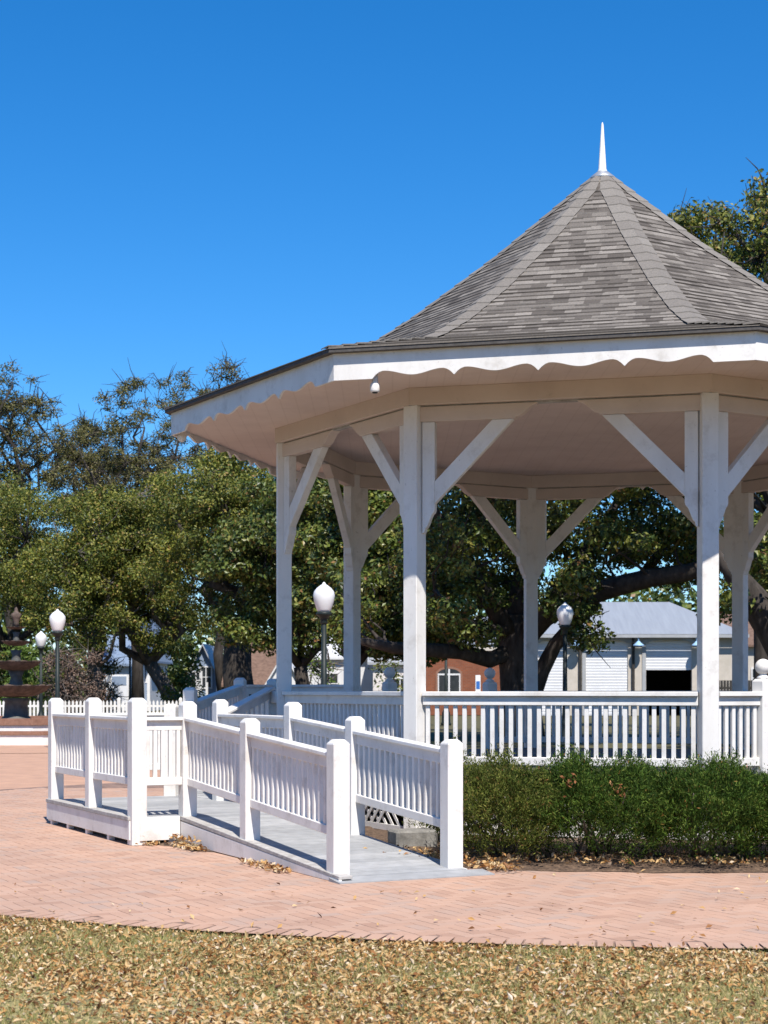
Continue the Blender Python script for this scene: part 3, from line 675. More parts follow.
# ------------------------------------------------------------------ trees
def wob(p, q, n, j, rg):
    pts = [lerp(p, q, i/n) for i in range(n+1)]
    L = (q-p).length
    for i in range(1, n): pts[i] += V2(rg.normal(0, 1), rg.normal(0, 1), rg.normal(0, .7))*j*L
    return pts
def tree(name, base, label, clumps, limbs, leaf, nleaf, lsize, bark='bark', seed=1, rc=(.5, .95), twigs=0, cat='tree', group=None, flat=.6, twig_r=.035, upbias=.7):
    """clumps: list of centres; limbs: list of (points, radii)"""
    rg = np.random.default_rng(seed)
    root = thing(name, base, label, cat, group); b = MB(); nodes_ = []
    for pts, rad in limbs:
        b.tube(pts, rad, 8); nodes_ += [(Vector(p), r) for p, r in zip(pts, rad)][1:]
    ends = []
    for c in clumps:
        c = Vector(c); q, r = min(nodes_, key=lambda nn: (nn[0]-c).length+.5*max(0, nn[0].z-c.z))
        if (q-c).length > .4:
            pts = wob(q, c, 4, .07, rg); r0 = min(r*.6, twig_r*(1+.35*(q-c).length)); b.tube(pts, [r0*(1-.2*i) for i in range(4)]+[r0*.15], 5)
            ends += [(p, r0*.5) for p in pts[2:]]
            if len(nodes_) < 260: nodes_ += [(p, r0*.6) for p in pts[1:3]]
        for _ in range(twigs):
            d = Vector(rg.normal(size=3)); d.z += .5; d.normalize(); L = rg.uniform(.5, 1.3); p2 = c+d*L*.55+Vector(rg.normal(0, .12, 3)); p3 = c+d*L+Vector(rg.normal(0, .12, 3))
            b.tube([c, p2, p3], [.032, .02, .008], 3, cap=False)
    b.build('trunk', M[bark], root)
    nc_ = len(clumps); C_ = np.array([tuple(c) for c in clumps]); rcs = rg.uniform(rc[0], rc[1], nc_)
    per = (nleaf*rcs**2/np.sum(rcs**2)).astype(int)+1; idx = np.repeat(np.arange(nc_), per); n = len(idx)
    u = rg.normal(size=(n, 3)); u /= np.linalg.norm(u, axis=1)[:, None]; rr = rg.uniform(0, 1, n)**.42
    P = C_[idx]+u*(rr*rcs[idx])[:, None]*np.array([1, 1, flat])
    quads('crown', rhombi(P, lsize, .55, nrm=u*1.15+np.array([0, 0, upbias*.6]), fold=.08), M[leaf], root)
    return root
def lobe_clumps(lobes, rg):
    out = []
    for (c, r, n) in lobes:
        c = Vector(c)
        for _ in range(n):
            u = rg.normal(size=3); u /= np.linalg.norm(u)
            k = rg.uniform(.35, 1)**.5; q = c+Vector((u[0]*r[0], u[1]*r[1], u[2]*r[2]))*k
            if q.z > 1.6: out.append(q)
    return out
def oak(px, d, wpx, ytop, ylow, label, seed, tr=.45, nl=62000, nclump=270, lsize=.13, leaf='leaf', lean=(0, 0), fork=.3, bark='bark', depth=1.0, rc=None, name='oak_tree', twigs=0, group='trees behind the picket fence', nlimb=6, base_px=None, cut=.0):
    """a spreading tree whose crown spans wpx pixels either side of px at distance d"""
    rg = np.random.default_rng(seed); k = d/F
    c = at(px, (ytop+ylow)/2, d); rx = wpx*k; rzz = (ylow-ytop)/2*k
    base = at(base_px or px, Y0, d); base.z = 0
    lobes = []
    for i in range(7):
        a = 2*PI*i/7+rg.uniform(-.3, .3); q = rg.uniform(.42, .6)
        lobes.append((c+V2(rx*q*math.cos(a), rx*depth*q*math.sin(a), rzz*rg.uniform(-.45, .42)), (rx*.58, rx*.58*depth, rzz*rg.uniform(.5, .66)), nclump//8))
    lobes.append((c+V2(0, 0, rzz*.35), (rx*.5, rx*.5*depth, rzz*.6), nclump//6))
    cl = lobe_clumps(lobes, rg)
    cl = [q for q in cl if q.z < at(0, ytop, d).z+.6 and q.z > 2.0]
    f = V2(base.x+lean[0]*.5, base.y, max(1.4, fork*c.z*1.2)); limbs = [(wob(base+V2(0, 0, -.1), f, 3, .02, rg), [tr*1.35, tr*1.02, tr*.95, tr*.85])]
    for i in range(nlimb):
        a = 2*PI*i/nlimb+rg.uniform(-.4, .4); q = rg.uniform(.45, .75); e = c+V2(rx*q*math.cos(a), rx*depth*q*math.sin(a), rzz*rg.uniform(-.2, .7))
        pts = wob(f, e, 5, .07, rg); r0 = tr*rg.uniform(.42, .66); limbs.append((pts, [r0*(1-.15*i2) for i2 in range(6)]))
    return tree(name, base, label, cl, limbs, leaf, nl, lsize, bark, seed, rc or (.06*rx+.30, .11*rx+.50), twigs, group=group)
G_ = 'trees behind the picket fence'
oak(8, 78, 112, 470, 662, 'broad green oak at the far left edge behind the fountain', 21, tr=.4)
oak(98, 72, 84, 478, 656, 'green oak with slim straight trunk between the far lamp posts and blue garage', 22, tr=.22, bark='bark_grey', nl=54000)
oak(158, 74, 90, 464, 655, 'green oak with pale leaning trunk beside the white house front', 23, tr=.38, bark='bark_grey', lean=(-3.4, 0), base_px=188)
oak(238, 66, 88, 434, 648, 'green oak with thick dark forked trunk left of the gazebo', 24, tr=.66, fork=.40)
oak(300, 60, 84, 436, 672, 'dense green oak seen through the left end of the gazebo', 26, tr=.3, leaf='leaf_dark', lsize=.17, group='trees seen through the gazebo')
oak(385, 52, 80, 430, 672, 'glossy green tree behind the lamp post inside the gazebo view', 27, tr=.28, leaf='leaf_dark', lsize=.18, group='trees seen through the gazebo', base_px=352)
# tall thin-leaved trees behind
def sparse(px, d, wpx, ytop, ylow, label, seed, nl=21000, nclump=150, tr=.3):
    return oak(px, d, wpx, ytop, ylow, label, seed, tr=tr, nl=nl, nclump=nclump, lsize=.13, leaf='leaf_sparse', bark='bark', rc=(.36, .70), twigs=4, name='thin_tree', nlimb=8, fork=.55, depth=.8, group='tall thin leaved trees in the back')
sparse(14, 92, 60, 362, 545, 'tall thin leaved tree with bare bent limbs at the upper left edge', 31)
sparse(138, 88, 84, 364, 565, 'tall thin leaved tree with open crown right above the middle of the left tree line', 32, nl=34000, nclump=230)
sparse(92, 97, 40, 412, 545, 'tall thin leaved tree low between its two taller neighbours at the left', 34)
sparse(226, 95, 36, 346, 520, 'tall nearly bare tree whose twigs show above the left eave of the gazebo', 33, nl=5000, nclump=90)
# the tall tree right of the roof
oak(774, 44, 112, 148, 580, 'tall oak rising above the roof at the right edge', 41, tr=.5, nl=30000, nclump=280, lsize=.14, rc=(.35, .7), twigs=2, group='trees seen through the gazebo', base_px=800, fork=.25)
oak(694, 60, 50, 200, 420, 'smaller oak top just showing over the right roof slope', 42, tr=.3, nl=11000, nclump=80, lsize=.18, rc=(.5, .9), twigs=2, group='trees seen through the gazebo', base_px=762)

# the great live oak behind the gazebo, its limbs laid out one by one
rg = np.random.default_rng(51); D = 48.0
def L_at(pts, rad, dz=0):
    out = []
    for i, (x_, y_) in enumerate(pts): out.append(at(x_, y_, D+dz*i/(len(pts)-1)))
    return (out, rad)
base = at(522, Y0, D); base.z = 0
limbs = [([base+V2(0, 0, -.1), at(520, 700, D), at(516, 668, D), at(513, 640, D), at(514, 615, D)], [.72, .58, .50, .50, .42]),
 L_at([(520, 640), (545, 615), (575, 600), (610, 588), (650, 578), (690, 572), (735, 560), (775, 540)], [.40, .34, .30, .29, .26, .24, .18, .10], -4),
 L_at([(530, 700), (542, 670), (555, 645), (575, 622), (598, 602)], [.30, .24, .21, .20, .18], -1),
 L_at([(512, 650), (490, 660), (462, 652), (430, 650), (395, 648), (355, 640)], [.26, .24, .22, .2, .17, .09], -3),
 L_at([(513, 640), (492, 605), (470, 570), (448, 535), (430, 500)], [.33, .27, .22, .16, .08], -3),
 L_at([(514, 620), (522, 580), (530, 540), (528, 495), (535, 450)], [.34, .28, .22, .15, .07], 2),
 L_at([(540, 618), (575, 570), (600, 530), (625, 490), (640, 450)], [.26, .20, .16, .12, .06], 3),
 L_at([(640, 580), (665, 545), (690, 520), (720, 490)], [.18, .14, .1, .06], 3),
 L_at([(515, 630), (480, 630), (450, 612), (435, 590)], [.2, .16, .12, .07], -4)]
cl = []
def fill(x0, x1, y0, y1, n, d0=-4, d1=5):
    for _ in range(n): cl.append(at(rg.uniform(x0, x1), rg.uniform(y0, y1), D+rg.uniform(d0, d1)))
fill(415, 470, 495, 630, 34, -5, 2); fill(470, 540, 480, 560, 20); fill(540, 700, 480, 545, 34); fill(590, 665, 520, 560, 12); fill(700, 790, 490, 560, 22)
fill(420, 800, 380, 490, 130, -8, 8); fill(470, 600, 500, 590, 24, -1, 6); fill(478, 532, 490, 605, 18, -1, 5); fill(430, 700, 330, 425, 80, -12, -1); fill(600, 705, 545, 585, 12, -1, 5); fill(425, 500, 598, 640, 10, -2, 4); fill(335, 430, 560, 640, 14, -3, 3); fill(560, 600, 560, 612, 6, -4, -1); fill(735, 800, 555, 600, 10)  # the higher, roof-hidden clumps are put in to cast shade on lamp and trunk
for (x_, y_) in ((590, 640), (585, 632), (720, 610), (545, 600)): cl.append(at(x_, y_, D-2))
tree('live_oak', base, 'great dark live oak with low spreading limbs behind the gazebo', cl, limbs, 'leaf_dark', 110000, .16, 'bark', 52, (.45, .85), 1, group='trees seen through the gazebo')
# dark leaning trunk at the right edge
rg = np.random.default_rng(61); D = 40.0; base = at(812, Y0, D); base.z = 0
cl = [at(rg.uniform(730, 850), rg.uniform(530, 612), D+rg.uniform(-3, 3)) for _ in range(40)]
tree('leaning_oak', base, 'dark leaning oak limb and low leaves at the right edge beside the gazebo', cl,
     [([base, at(795, 665, D), at(775, 630, D), at(752, 598, D), at(735, 575, D), at(715, 548, D)], [.6, .5, .44, .36, .26, .12])], 'leaf_dark', 7000, .17, 'bark', 62, (.4, .8), group='trees seen through the gazebo')

def bush(px, d, wpx, ytop, label, seed, m, nl, size, name='bush', rz=None, twig=False):
    k = d/F; rx = wpx*k; h = EYE+(Y0-ytop)*k; c = at(px, Y0, d); c.z = 0; rg = np.random.default_rng(seed)
    cl = [c+V2(rg.uniform(-1, 1)*rx, rg.uniform(-.7, .7)*rx, h*rg.uniform(.15, .95)) for _ in range(40)]
    return tree(name, c, label, cl, [([c, c+V2(.1, 0, h*.3), c+V2(0, .1, h*.6)], [.07, .05, .03])], m, nl, size, 'bark_grey', seed, (.3, .6), 2 if twig else 0, cat='shrub', group='bushes along the picket fence')
bush(36, 70, 24, 640, 'bright green bush behind the fountain and lamp', 71, 'leaf_green', 3500, .16)
bush(80, 67.5, 20, 652, 'bare reddish brown bush right of the front lamp post', 72, 'twig_brown', 3000, .10, twig=True)
bush(100, 76, 14, 660, 'sparse green and brown bush left of the blue garage', 73, 'leaf_sparse', 1500, .15, twig=True)
bush(62, 68, 14, 650, 'brownish thin bush between the two left lamp posts', 77, 'twig_brown', 2600, .10, twig=True)
bush(8, 74, 22, 650, 'dark green bush behind the left side of the fountain', 78, 'leaf_dark', 5200, .17)
bush(182, 72, 16, 640, 'mixed green bush beside the pale leaning trunk', 74, 'leaf', 2400, .16)
bush(318, 70, 12, 655, 'thin young tree in front of the white building', 75, 'leaf_green', 500, .16, twig=True)
bush(388, 66, 10, 655, 'small dark bush before the stucco wall', 76, 'leaf_dark', 900, .16)

# far treeline; unseen sides and rear added nearer and taller to block low sky
rg = np.random.default_rng(81); cl = []; szs = []
for i in range(1300):
    a = rg.uniform(-.4, .4) if i < 420 else rg.uniform(0, 2*PI); front = math.cos(a) > .93
    r = rg.uniform(125, 150) if front else rg.uniform(62, 84); hh = (9.5 if front else 12.5)+1.6*math.sin(a*9)+1.2*math.sin(a*23+1)+rg.uniform(-1, 1.5); z = hh*rg.uniform(.05, 1)
    cl.append((r*math.sin(a), 20+r*math.cos(a), z))
cl = np.array(cl); n = 90000; idx = rg.integers(0, 1300, n); u = rg.normal(size=(n, 3)); u /= np.linalg.norm(u, axis=1)[:, None]
P = cl[idx]+u*(rg.uniform(0, 1, n)**.4*2.3)[:, None]*np.array([1.5, 1, .9]); P = P[P[:, 2] > .1]
tag(quads('far_trees_and_sky_block', rhombi(P, .75, .6, upbias=.3), M['leaf_dark'], loc=(0, 20, 0)), 'distant dark treeline behind the houses, with unseen trees added around to block low sky', 'treeline', kind='stuff')

# ------------------------------------------------------------------ street lamps
def lamp(loc, label):
    root = thing('street_lamp', loc, label, 'street lamp', 'acorn globe street lamps')
    x, y, _ = loc; b = MB()
    b.lathe((x, y, 0), [(.19, 0), (.19, .08), (.16, .11), (.15, .45), (.12, .52), (.085, .60), (.075, .66), (.06, 1.0), (.048, 2.72)], 14); b.build('pole', M['iron'], root)
    b = MB(); b.lathe((x, y, 0), [(.05, 2.70), (.075, 2.73), (.06, 2.78), (.10, 2.84), (.145, 2.88), (.145, 2.92), (.11, 2.93)], 16); b.build('collar', M['iron'], root)
    b = MB(); b.lathe((x, y, 0), [(.11, 2.925), (.135, 2.97), (.185, 3.12), (.205, 3.24), (.19, 3.31), (.14, 3.375), (.075, 3.425), (.035, 3.45), (.025, 3.475), (.008, 3.49)], 18); b.build('globe', M['globe'], root)
    return root
def lp(px, ytop, d): p = at(px, ytop, d); return (p.x, p.y, 0), p.z
(l1, z1) = lp(324, 582, 31); L1 = lamp(l1, 'street lamp with bright white globe seen between the left gazebo posts')
def lamp_at(px, ytop, d, label):
    loc, z = lp(px, ytop, d); c = copy_tree(L1, loc, label); s_ = z/3.49; c.scale = (1, 1, 1) if abs(s_-1) < .02 else (s_, s_, s_); return c
L1.scale = (z1/3.49,)*3
lamp_at(57.5, 609, 41, 'street lamp with white globe standing right behind the ramp platform')
lamp_at(41, 631, 61, 'street lamp with white globe nearest the fountain tiers')
lamp_at(130, 644, 95, 'small far street lamp before the white house front')
lamp_at(446, 630, 68, 'street lamp with white globe before the orange brick wall')
lamp_at(565, 602, 43, 'street lamp with shaded globe under the great live oak')

# ------------------------------------------------------------------ fountain
ft = thing('fountain', (FX, FY, 0), 'tiered stone fountain with three scalloped bowls in a low basin', 'fountain')
kf = FY/F
def zf(py): return EYE+(Y0-py)*kf
b = MB(); b.lathe((FX, FY, 0), [(.50, .5), (.46, zf(719)), (.36, zf(716)), (.33, zf(702)), (.42, zf(698))], 20); b.build('pedestal', M['stone_dark'], ft)
def bowl(zt, r, h, z_stem_top, rs):
    b = MB(); n = 48; prof_ = [(.22*r+.05, zt-h), (.55*r, zt-h*.86), (.82*r, zt-h*.5), (.96*r, zt-h*.12), (1.0*r, zt), (.94*r, zt), (.7*r, zt-h*.35), (.1, zt-h*.5)]
    p = []
    for i, (q, z) in enumerate(prof_):
        for j in range(n):
            a = 2*PI*j/n; f = 1+(.035*math.cos(12*a) if 1 <= i <= 5 else 0); zz = z+(.02*r*math.cos(12*a) if i in (4, 5) else 0); p.append((FX+q*f*math.cos(a), FY+q*f*math.sin(a), zz))
    k = len(prof_); f = [(i*n+j, i*n+(j+1) % n, (i+1)*n+(j+1) % n, (i+1)*n+j) for i in range(k-1) for j in range(n)]
    b.add(p, f, True); bo = b.build('bowl', M['stone'], ft)
    b = MB(); b.lathe((FX, FY, 0), [(rs*1.3, zt-h*.52), (rs, zt+.05), (rs*.8, (zt+z_stem_top)/2), (rs*1.2, z_stem_top)], 16); b.build('column', M['stone_dark'], ft)
bowl(zf(685), 1.02, .36, zf(670), .2); bowl(zf(661), .72, .28, zf(650), .14); bowl(zf(641), .42, .14, zf(632), .09); bowl(zf(627), .28, .07, zf(623), .07)
b = MB(); b.lathe((FX, FY, 0), [(.10, zf(626)), (.075, zf(622)), (.12, zf(618)), (.16, zf(614)), (.10, zf(613)), (.05, zf(611)), (.05, zf(609)), (.01, zf(607))], 14); b.build('urn', M['stone'], ft)
def ring8(r0, r1, z0, z1, ang=PI/8):
    b = MB(); p = []
    for q, z in ((r1, z0), (r1, z1), (r0, z1), (r0, z0)): p += [(FX+q*math.cos(ang+i*PI/4), FY+q*math.sin(ang+i*PI/4), z) for i in range(8)]
    f = [(i*8+j, i*8+(j+1) % 8, ((i+1) % 4)*8+(j+1) % 8, ((i+1) % 4)*8+j) for i in range(4) for j in range(8)]
    b.add(p, f); return b
ring8(3.55, 4.02, -.02, .27).build('seat_wall', M['stone_white'], ft, bevel=.01); ring8(3.50, 4.07, .27, .36).build('seat_cap', M['brick_cap'], ft)
ring8(2.25, 2.6, .0, .50).build('basin_wall', M['stone_white'], ft, bevel=.01); ring8(2.2, 2.66, .50, .68).build('basin_cap', M['brick_cap'], ft)

# ------------------------------------------------------------------ picket fence
fd = 66.0; x0, x1 = -18.0, -3.2
fe = thing('picket_fence', ((x0+x1)/2, fd, 0), 'low white picket fence running behind the fountain', 'fence')
nsec = 6; wsec = (x1-x0)/nsec
for i in range(nsec+1):
    xx = x0+i*wsec; b = MB(); b.capped_post((xx, fd), 0, 1.16, 0, .13, .06, .05); b.build('fence_post', M['white'], fe)
for i in range(nsec):
    b = MB(); a_ = x0+i*wsec+.09; c_ = x0+(i+1)*wsec-.09
    for z in (.28, .78): b.abox(a_-.02, c_+.02, fd+.012, fd+.05, z, z+.08)
    npk = 15
    for j in range(npk):
        xx = a_+(c_-a_)*(j+.5)/npk; b.prism([(xx-.042, .06), (xx+.042, .06), (xx+.042, .98), (xx, 1.05), (xx-.042, .98)], (0, fd, 0), (1, 0, 0), (0, 0, 1), (0, .011, 0))
    b.build('picket_panel', M['white'], fe)

# ------------------------------------------------------------------ buildings
def window(parent, o, dx, n, w, h, z, fm='siding_white', pm='glass', name='window', bars=True):
    """o: centre on the wall (xy), dx along the wall, n outward"""
    b = MB(); t = .09; c = o+n*.03
    b.box(c+V2(0, 0, z+h/2+t/2)+dx*0, dx*(w/2+t), n*.05, (0, 0, t/2)); b.box(c+V2(0, 0, z-h/2-t/2), dx*(w/2+t), n*.06, (0, 0, t/2))
    for s_ in (-1, 1): b.box(c+dx*s_*(w/2+t/2)+V2(0, 0, z), dx*t/2, n*.05, (0, 0, h/2))
    if bars: b.box(c+V2(0, 0, z), dx*.025, n*.03, (0, 0, h/2)); b.box(c+V2(0, 0, z+.02), dx*w/2, n*.026, (0, 0, .025))
    f = b.build(name, M[fm], parent); b = MB(); b.box(o+n*.012+V2(0, 0, z), dx*w/2, n*.01, (0, 0, h/2)); b.build('pane', M[pm], f); return f
def house(name, x, d, w, dep, he, hr, wallm, roofm, label, gable_front=False, over=.35, cat='house'):
    root = thing(name, (x, d, 0), label, cat); b = MB(); b.abox(x-w/2, x+w/2, d, d+dep, 0, he)
    if gable_front: b.prism([(-w/2, he), (w/2, he), (0, hr)], (x, d+dep/2, 0), (1, 0, 0), (0, 0, 1), (0, dep/2-.002, 0))
    else: b.prism([(0, he), (dep, he), (dep/2, hr)], (x, d, 0), (0, 1, 0), (0, 0, 1), (w/2-.002, 0, 0))
    b.build('wall', M[wallm], root); b = MB(); t = .14
    if gable_front:
        s_ = (hr-he)/(w/2)
        for sg in (-1, 1): b.prism([(0, hr+.02), (sg*(w/2+over), he-s_*over+.02), (sg*(w/2+over), he-s_*over+.02+t), (0, hr+.02+t)], (x, d+dep/2, 0), (1, 0, 0), (0, 0, 1), (0, dep/2+over, 0))
    else:
        s_ = (hr-he)/(dep/2)
        for e0_, sg in ((0, 1), (dep, -1)): b.prism([(dep/2, hr+.02), (e0_-sg*over, he-s_*over+.02), (e0_-sg*over, he-s_*over+.02+t), (dep/2, hr+.02+t)], (x, d, 0), (0, 1, 0), (0, 0, 1), (w/2+over, 0, 0))
    b.build('roof', M[roofm], root); return root
EX, FN = V2(1, 0), V2(0, -1)
def X_(px, d): return (px-384)/F*d
# blue-roofed garage and white house front at the left
d = 105; hs = house('garage', X_(116, d), d, 26*d/F, 7, 3.1, 4.9, 'siding_white', 'roof_blue', 'small white garage with blue grey roof behind the left trees', cat='garage')
b = MB(); b.abox(X_(111, d), X_(127, d), d-.05, d-.005, .1, 2.35); dr = b.build('garage_door', M['shutter'], hs); b = MB(); b.abox(X_(112, d), X_(126.5, d), d-.075, d-.052, 1.75, 2.3); b.build('pane', M['siding_blue'], dr)
d = 112; hs = house('white_house', X_(140, d), d, 20*d/F, 9, 4.4, 6.6, 'siding_white', 'roof_blue', 'narrow white house front between lamp and pale trunk', gable_front=True)
window(hs, V2(X_(140, d), d), EX, FN, .8, 1.2, 2.6)
b = MB(); b.abox(X_(142, d), X_(147, d), d-.06, d-.003, .1, 2.2); b.build('door', M['siding_blue'], hs)
d = 100; hs = house('blue_cottage', X_(203, d), d, 34*d/F, 8, 1.9, 4.1, 'siding_blue', 'grey_trim', 'blue grey gabled cottage left of the thick dark trunk', gable_front=True)
window(hs, V2(X_(196, d), d), EX, FN, .6, 1.0, 2.0); window(hs, V2(X_(206, d), d), EX, FN, .6, 1.2, 2.2)
b = MB()
for px in (188, 200, 209): b.post((X_(px, d), d-1.2), 0, 1.9, 0, .14)
b.build('porch_post', M['siding_white'], hs)
d = 92; hs = house('brown_roof_house', X_(252, d), d, 38*d/F, 9, 1.9, 4.2, 'beige', 'roof_brown', 'low beige house with brown roof right of the thick trunk', over=.6)
window(hs, V2(X_(246, d), d), EX, FN, .9, .9, 1.1)
d = 84; hs = house('white_cottage', X_(284, d), d, 34*d/F, 7, 1.75, 3.2, 'siding_white', 'siding_white', 'bright white gabled shed behind the left gazebo post', gable_front=True, over=.2, cat='shed')
window(hs, V2(X_(275, d), d), EX, FN, .5, .5, 1.4, pm='siding_blue')
d = 98; hs = house('white_hall', X_(342, d), d, 70*d/F, 12, 3.3, 4.8, 'siding_white', 'siding_white', 'long bright white building behind the lamp post', over=.3, cat='building')
window(hs, V2(X_(330, d), d), EX, FN, .9, 1.2, 1.8)
d = 90; hs = house('stucco_house', X_(394, d), d, 42*d/F, 10, 2.9, 4.6, 'stucco', 'grey_trim', 'pinkish stucco building left of the orange brick wall', over=.3, cat='building')
window(hs, V2(X_(400, d), d), EX, FN, .9, 1.1, 1.5)

# orange brick building
d = 95; xa, xb = X_(426, d), X_(524, d); root = thing('brick_building', ((xa+xb)/2, d, 0), 'orange brick building with arched white framed window behind the live oak', 'building')
b = MB(); p = [(xa, d, 0), (xb, d, 0), (xb, d, 3.7), (xa, d, 3.7)]; b.add(p, [(0, 1, 2, 3)]); b.uv[0] = [(q[0], q[2]) for q in p]
p = [(xa, d+9, 0), (xa, d, 0), (xa, d, 3.7), (xa, d+9, 3.7)]; b.add(p, [(0, 1, 2, 3)]); b.uv[1] = [(q[1], q[2]) for q in p]
p = [(xb, d, 0), (xb, d+9, 0), (xb, d+9, 3.7), (xb, d, 3.7)]; b.add(p, [(0, 1, 2, 3)]); b.uv[2] = [(q[1], q[2]) for q in p]
b.build('wall', M['orange_brick'], root)
b = MB(); b.abox(xa-.2, xb, d-.25, d+9, 3.70, 4.05); b.build('cornice', M['beige'], root)
b = MB(); b.prism([(-.35, 4.05), (9.2, 4.05), (9.2, 5.9), (5.2, 5.9)], ((xa+xb)/2, d, 0), (0, 1, 0), (0, 0, 1), ((xb-xa)/2+.1, 0, 0)); b.build('roof', M['metal_roof'], root)
def arch_window(px, w, zs, zc):
    xc = X_(px, d); arc = [(w/2*math.cos(t), zc+.32*math.sin(t)) for t in [i*PI/10 for i in range(11)]]
    b = MB(); b.prism([(-w/2-.12, zs-.1), (w/2+.12, zs-.1)]+[((w/2+.12)*math.cos(t), zc+.44*math.sin(t)) for t in [i*PI/10 for i in range(11)]], (xc, d-.03, 0), (1, 0, 0), (0, 0, 1), (0, .026, 0)); wf = b.build('window', M['brick_cap'], root)
    b = MB(); b.prism([(-w/2, zs), (w/2, zs)]+arc, (xc, d-.062, 0), (1, 0, 0), (0, 0, 1), (0, .004, 0)); b.build('pane', M['glass'], wf)
    b = MB(); b.abox(xc-.05, xc+.05, d-.10, d-.068, zs, zc+.3); b.abox(xc-w/2, xc+w/2, d-.098, d-.07, zc-.06, zc+.04); b.abox(xc-w/2, xc-w/2+.07, d-.097, d-.069, zs, zc-.07); b.abox(xc+w/2-.07, xc+w/2, d-.097, d-.069, zs, zc-.07); b.build('sash', M['siding_white'], wf)
arch_window(449, 1.30, .9, 2.35)
b = MB(); b.abox(X_(501, d), X_(517, d), d-.05, d-.004, 0, 2.9); b.build('doorway', M['dark'], root)
b = MB(); b.abox(X_(475.5, d), X_(480.5, d), d-.04, d-.006, 1.35, 2.3); sg = b.build('wall_notice', M['sign_white'], root); b = MB(); b.abox(X_(476.2, d), X_(479.8, d), d-.052, d-.043, 1.5, 1.95); b.build('notice_panel', M['sign_blue'], sg)

# garage building with roller shutters
d = 93; xa, xb = X_(536, d), X_(738, d); root = thing('shutter_garage', ((xa+xb)/2, d, 0), 'long garage building with white roller shutters and pale metal roof', 'building')
he = EYE+(Y0-634)*d/F; hr = EYE+(Y0-602)*(d+5)/F
doors = [(538, 566), (586, 628), (646, 692)]
b = MB(); edges = [536]+[e for dd in doors for e in dd]+[738]
for i in range(0, len(edges), 2): b.abox(X_(edges[i], d)-.001, X_(edges[i+1], d), d, d+.3, 0, he)
for (a_, c_) in doors: b.abox(X_(a_, d), X_(c_, d), d+.004, d+.296, EYE+(Y0-641)*d/F, he)
b.abox(xa, xb, d+9.7, d+10, 0, he); b.abox(xa, xa+.3, d+.3, d+9.7, 0, he); b.abox(xb-.3, xb, d+.3, d+9.7, 0, he)
b.build('wall', M['beige'], root)
b = MB(); b.abox(xa+.4, xb-.4, d+6, d+6.1, 0, he-.1); b.build('back_partition', M['dark'], root)
ov = .5; z_e = he-.02
pts = [(xa-ov, d-ov, z_e), (xb+ov, d-ov, z_e), (xb+ov, d+10+ov, z_e), (xa-ov, d+10+ov, z_e), (xa+3.0, d+5, hr), (xb-3.0, d+5, hr)]
b = MB(); b.add(pts, [(0, 1, 5, 4), (1, 2, 5), (2, 3, 4, 5), (3, 0, 4), (3, 2, 1, 0)]); b.build('roof', M['metal_roof'], root)
b = MB(); b.abox(xa-ov, xb+ov, d-ov-.14, d-ov-.004, z_e-.2, z_e-.02); b.build('gutter', M['grey_trim'], root)
for px in (580, 633): b = MB(); b.abox(X_(px, d)-.07, X_(px, d)+.07, d-.2, d-.01, 0, z_e-.2); b.build('downpipe', M['black_slats'], root)
for i, (a_, c_) in enumerate(doors):
    xl, xr = X_(a_, d), X_(c_, d); zt = EYE+(Y0-641)*d/F; zb = 0 if i < 2 else EYE+(Y0-670)*d/F
    b = MB(); nsl = int((zt-zb)/.16)
    for j in range(nsl): za = zb+(zt-zb)*j/nsl; b.add([(xl, d+.12, za), (xr, d+.12, za), (xr, d+.10, za+(zt-zb)/nsl*.85), (xl, d+.10, za+(zt-zb)/nsl*.85), (xr, d+.12, za+(zt-zb)/nsl), (xl, d+.12, za+(zt-zb)/nsl)], [(0, 1, 2, 3), (3, 2, 4, 5)])
    b.build('roller_shutter', M['shutter'], root)
    b = MB(); w = (xr-xl)/2+.25; xc = (xl+xr)/2; zo = EYE+(Y0-643)*d/F
    outer = [(w*math.cos(t), zo+.42*math.sin(t)) for t in [k_*PI/12 for k_ in range(13)]]; inner = [((w-.35)*math.cos(t), zo+.18*math.sin(t)) for t in [k_*PI/12 for k_ in range(12, -1, -1)]]
    b.prism(outer+inner, (xc, d-.05, 0), (1, 0, 0), (0, 0, 1), (0, .04, 0)); b.build('door_arch', M['grey_trim'], root)
    b = MB(); b.abox(xl-.22, xl-.02, d-.06, d-.006, 0, EYE+(Y0-644)*d/F); b.build('door_jamb', M['grey_trim'], root)
for px in (575, 637, 695):
    xc = X_(px, d); z = EYE+(Y0-643)*d/F; b = MB(); b.tube([(xc, d-.02, z+.1), (xc, d-.3, z+.35), (xc, d-.55, z+.25), (xc, d-.58, z+.05)], [.03]*4, 6); wl = b.build('wall_lamp', M['lamp_blue'], root)
    b = MB(); b.lathe((xc, d-.58, z), [(.32, -.18), (.30, -.12), (.12, .02), (.06, .1)], 14); b.build('lamp_shade', M['lamp_blue'], wl)
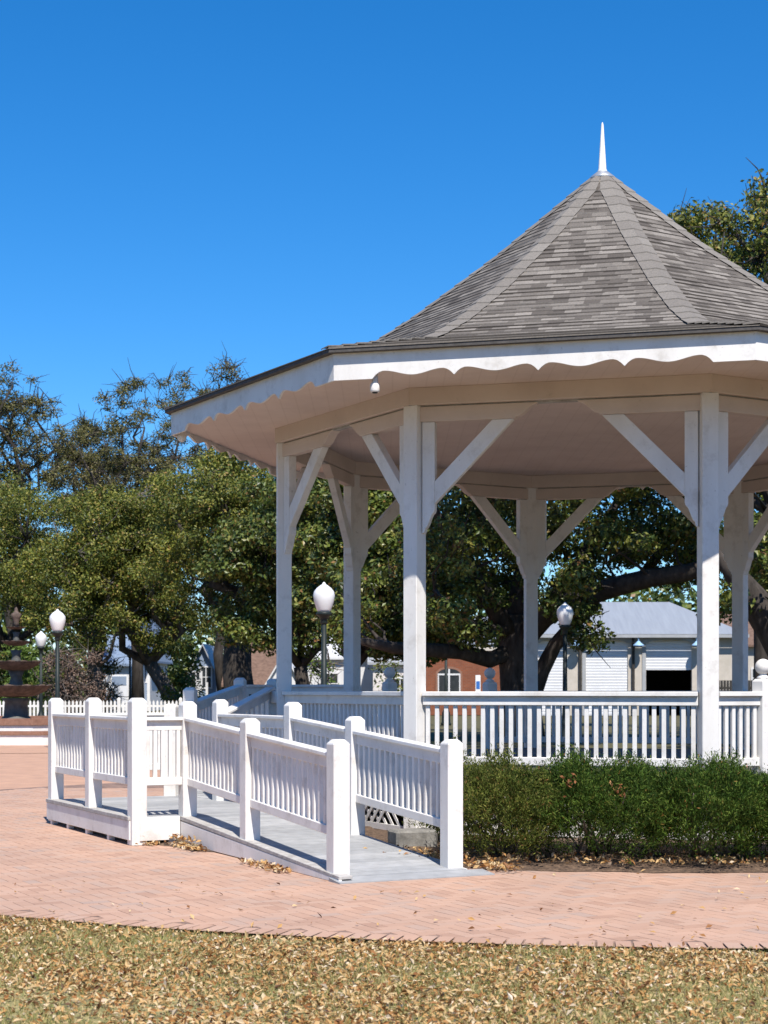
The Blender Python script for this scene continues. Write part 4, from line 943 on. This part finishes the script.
# further wall and a dark slat fence at the right
d = 86; b = MB(); xa, xb = X_(702, d), X_(800, d); root = thing('slat_fence', ((xa+xb)/2, d, 0), 'dark wooden slat fence before the beige wall at the right', 'fence')
xx = xa
while xx < xb: b.abox(xx, xx+.13, d, d+.03, 0, 1.95); xx += .16
b.abox(xa, xb, d+.032, d+.07, .4, .5); b.abox(xa, xb, d+.032, d+.07, 1.5, 1.6); b.build('fence_panel', M['black_slats'], root)
d = 108; hs = house('beige_house', X_(765, d), d, 110*d/F, 10, 4.4, 6.5, 'beige', 'roof_brown', 'beige house behind the dark slat fence at the right', over=.4)
window(hs, V2(X_(760, d), d), EX, FN, 1, 1.2, 2.2)

# ------------------------------------------------------------------ sky, sun, camera
AZ, EL = math.radians(-75), math.radians(55)
SD = Vector((math.cos(AZ)*math.cos(EL), math.sin(AZ)*math.cos(EL), math.sin(EL)))
w = bpy.data.worlds.new("World"); S.world = w; w.use_nodes = True; nt = w.node_tree
sk = nt.nodes.new('ShaderNodeTexSky'); sk.sky_type = 'NISHITA'; sk.sun_disc = False; sk.sun_elevation = EL; sk.sun_rotation = math.atan2(SD.x, SD.y) % (2*PI)
sk.air_density = 1.0; sk.dust_density = 0; sk.ozone_density = 10; sk.altitude = 0
hs_ = nt.nodes.new('ShaderNodeHueSaturation'); hs_.inputs['Saturation'].default_value = 1.225; hs_.inputs['Hue'].default_value = .5
nt.links.new(sk.outputs[0], hs_.inputs['Color']); nt.links.new(hs_.outputs[0], nt.nodes['Background'].inputs[0]); nt.nodes['Background'].inputs[1].default_value = .116
sun = bpy.data.lights.new('sun', 'SUN'); sun.energy = 5.0; sun.angle = math.radians(.53); sun.color = (1, .94, .86)
so = bpy.data.objects.new('sun', sun); COL.objects.link(so); so.rotation_euler = (-SD).to_track_quat('-Z', 'Y').to_euler(); so.location = (20, -30, 40)
cam = bpy.data.cameras.new('camera'); co = bpy.data.objects.new('camera', cam); COL.objects.link(co); S.camera = co
cam.sensor_fit = 'VERTICAL'; cam.sensor_height = 36; cam.sensor_width = 27; cam.lens = F*36/1024; cam.shift_y = (Y0-512)/1024; cam.clip_start = .1; cam.clip_end = 6000
co.location = (0, 0, EYE); co.rotation_euler = (PI/2, 0, 0)
cam.dof.use_dof = True; cam.dof.focus_distance = 15.5; cam.dof.aperture_fstop = 5.6
S.view_settings.view_transform = 'Standard'; S.view_settings.look = 'None'; S.view_settings.exposure = .52; S.view_settings.gamma = 1
S.cycles.use_denoising = True
S.cycles.max_bounces = 8; S.cycles.diffuse_bounces = 5; S.cycles.glossy_bounces = 3; S.cycles.transmission_bounces = 4
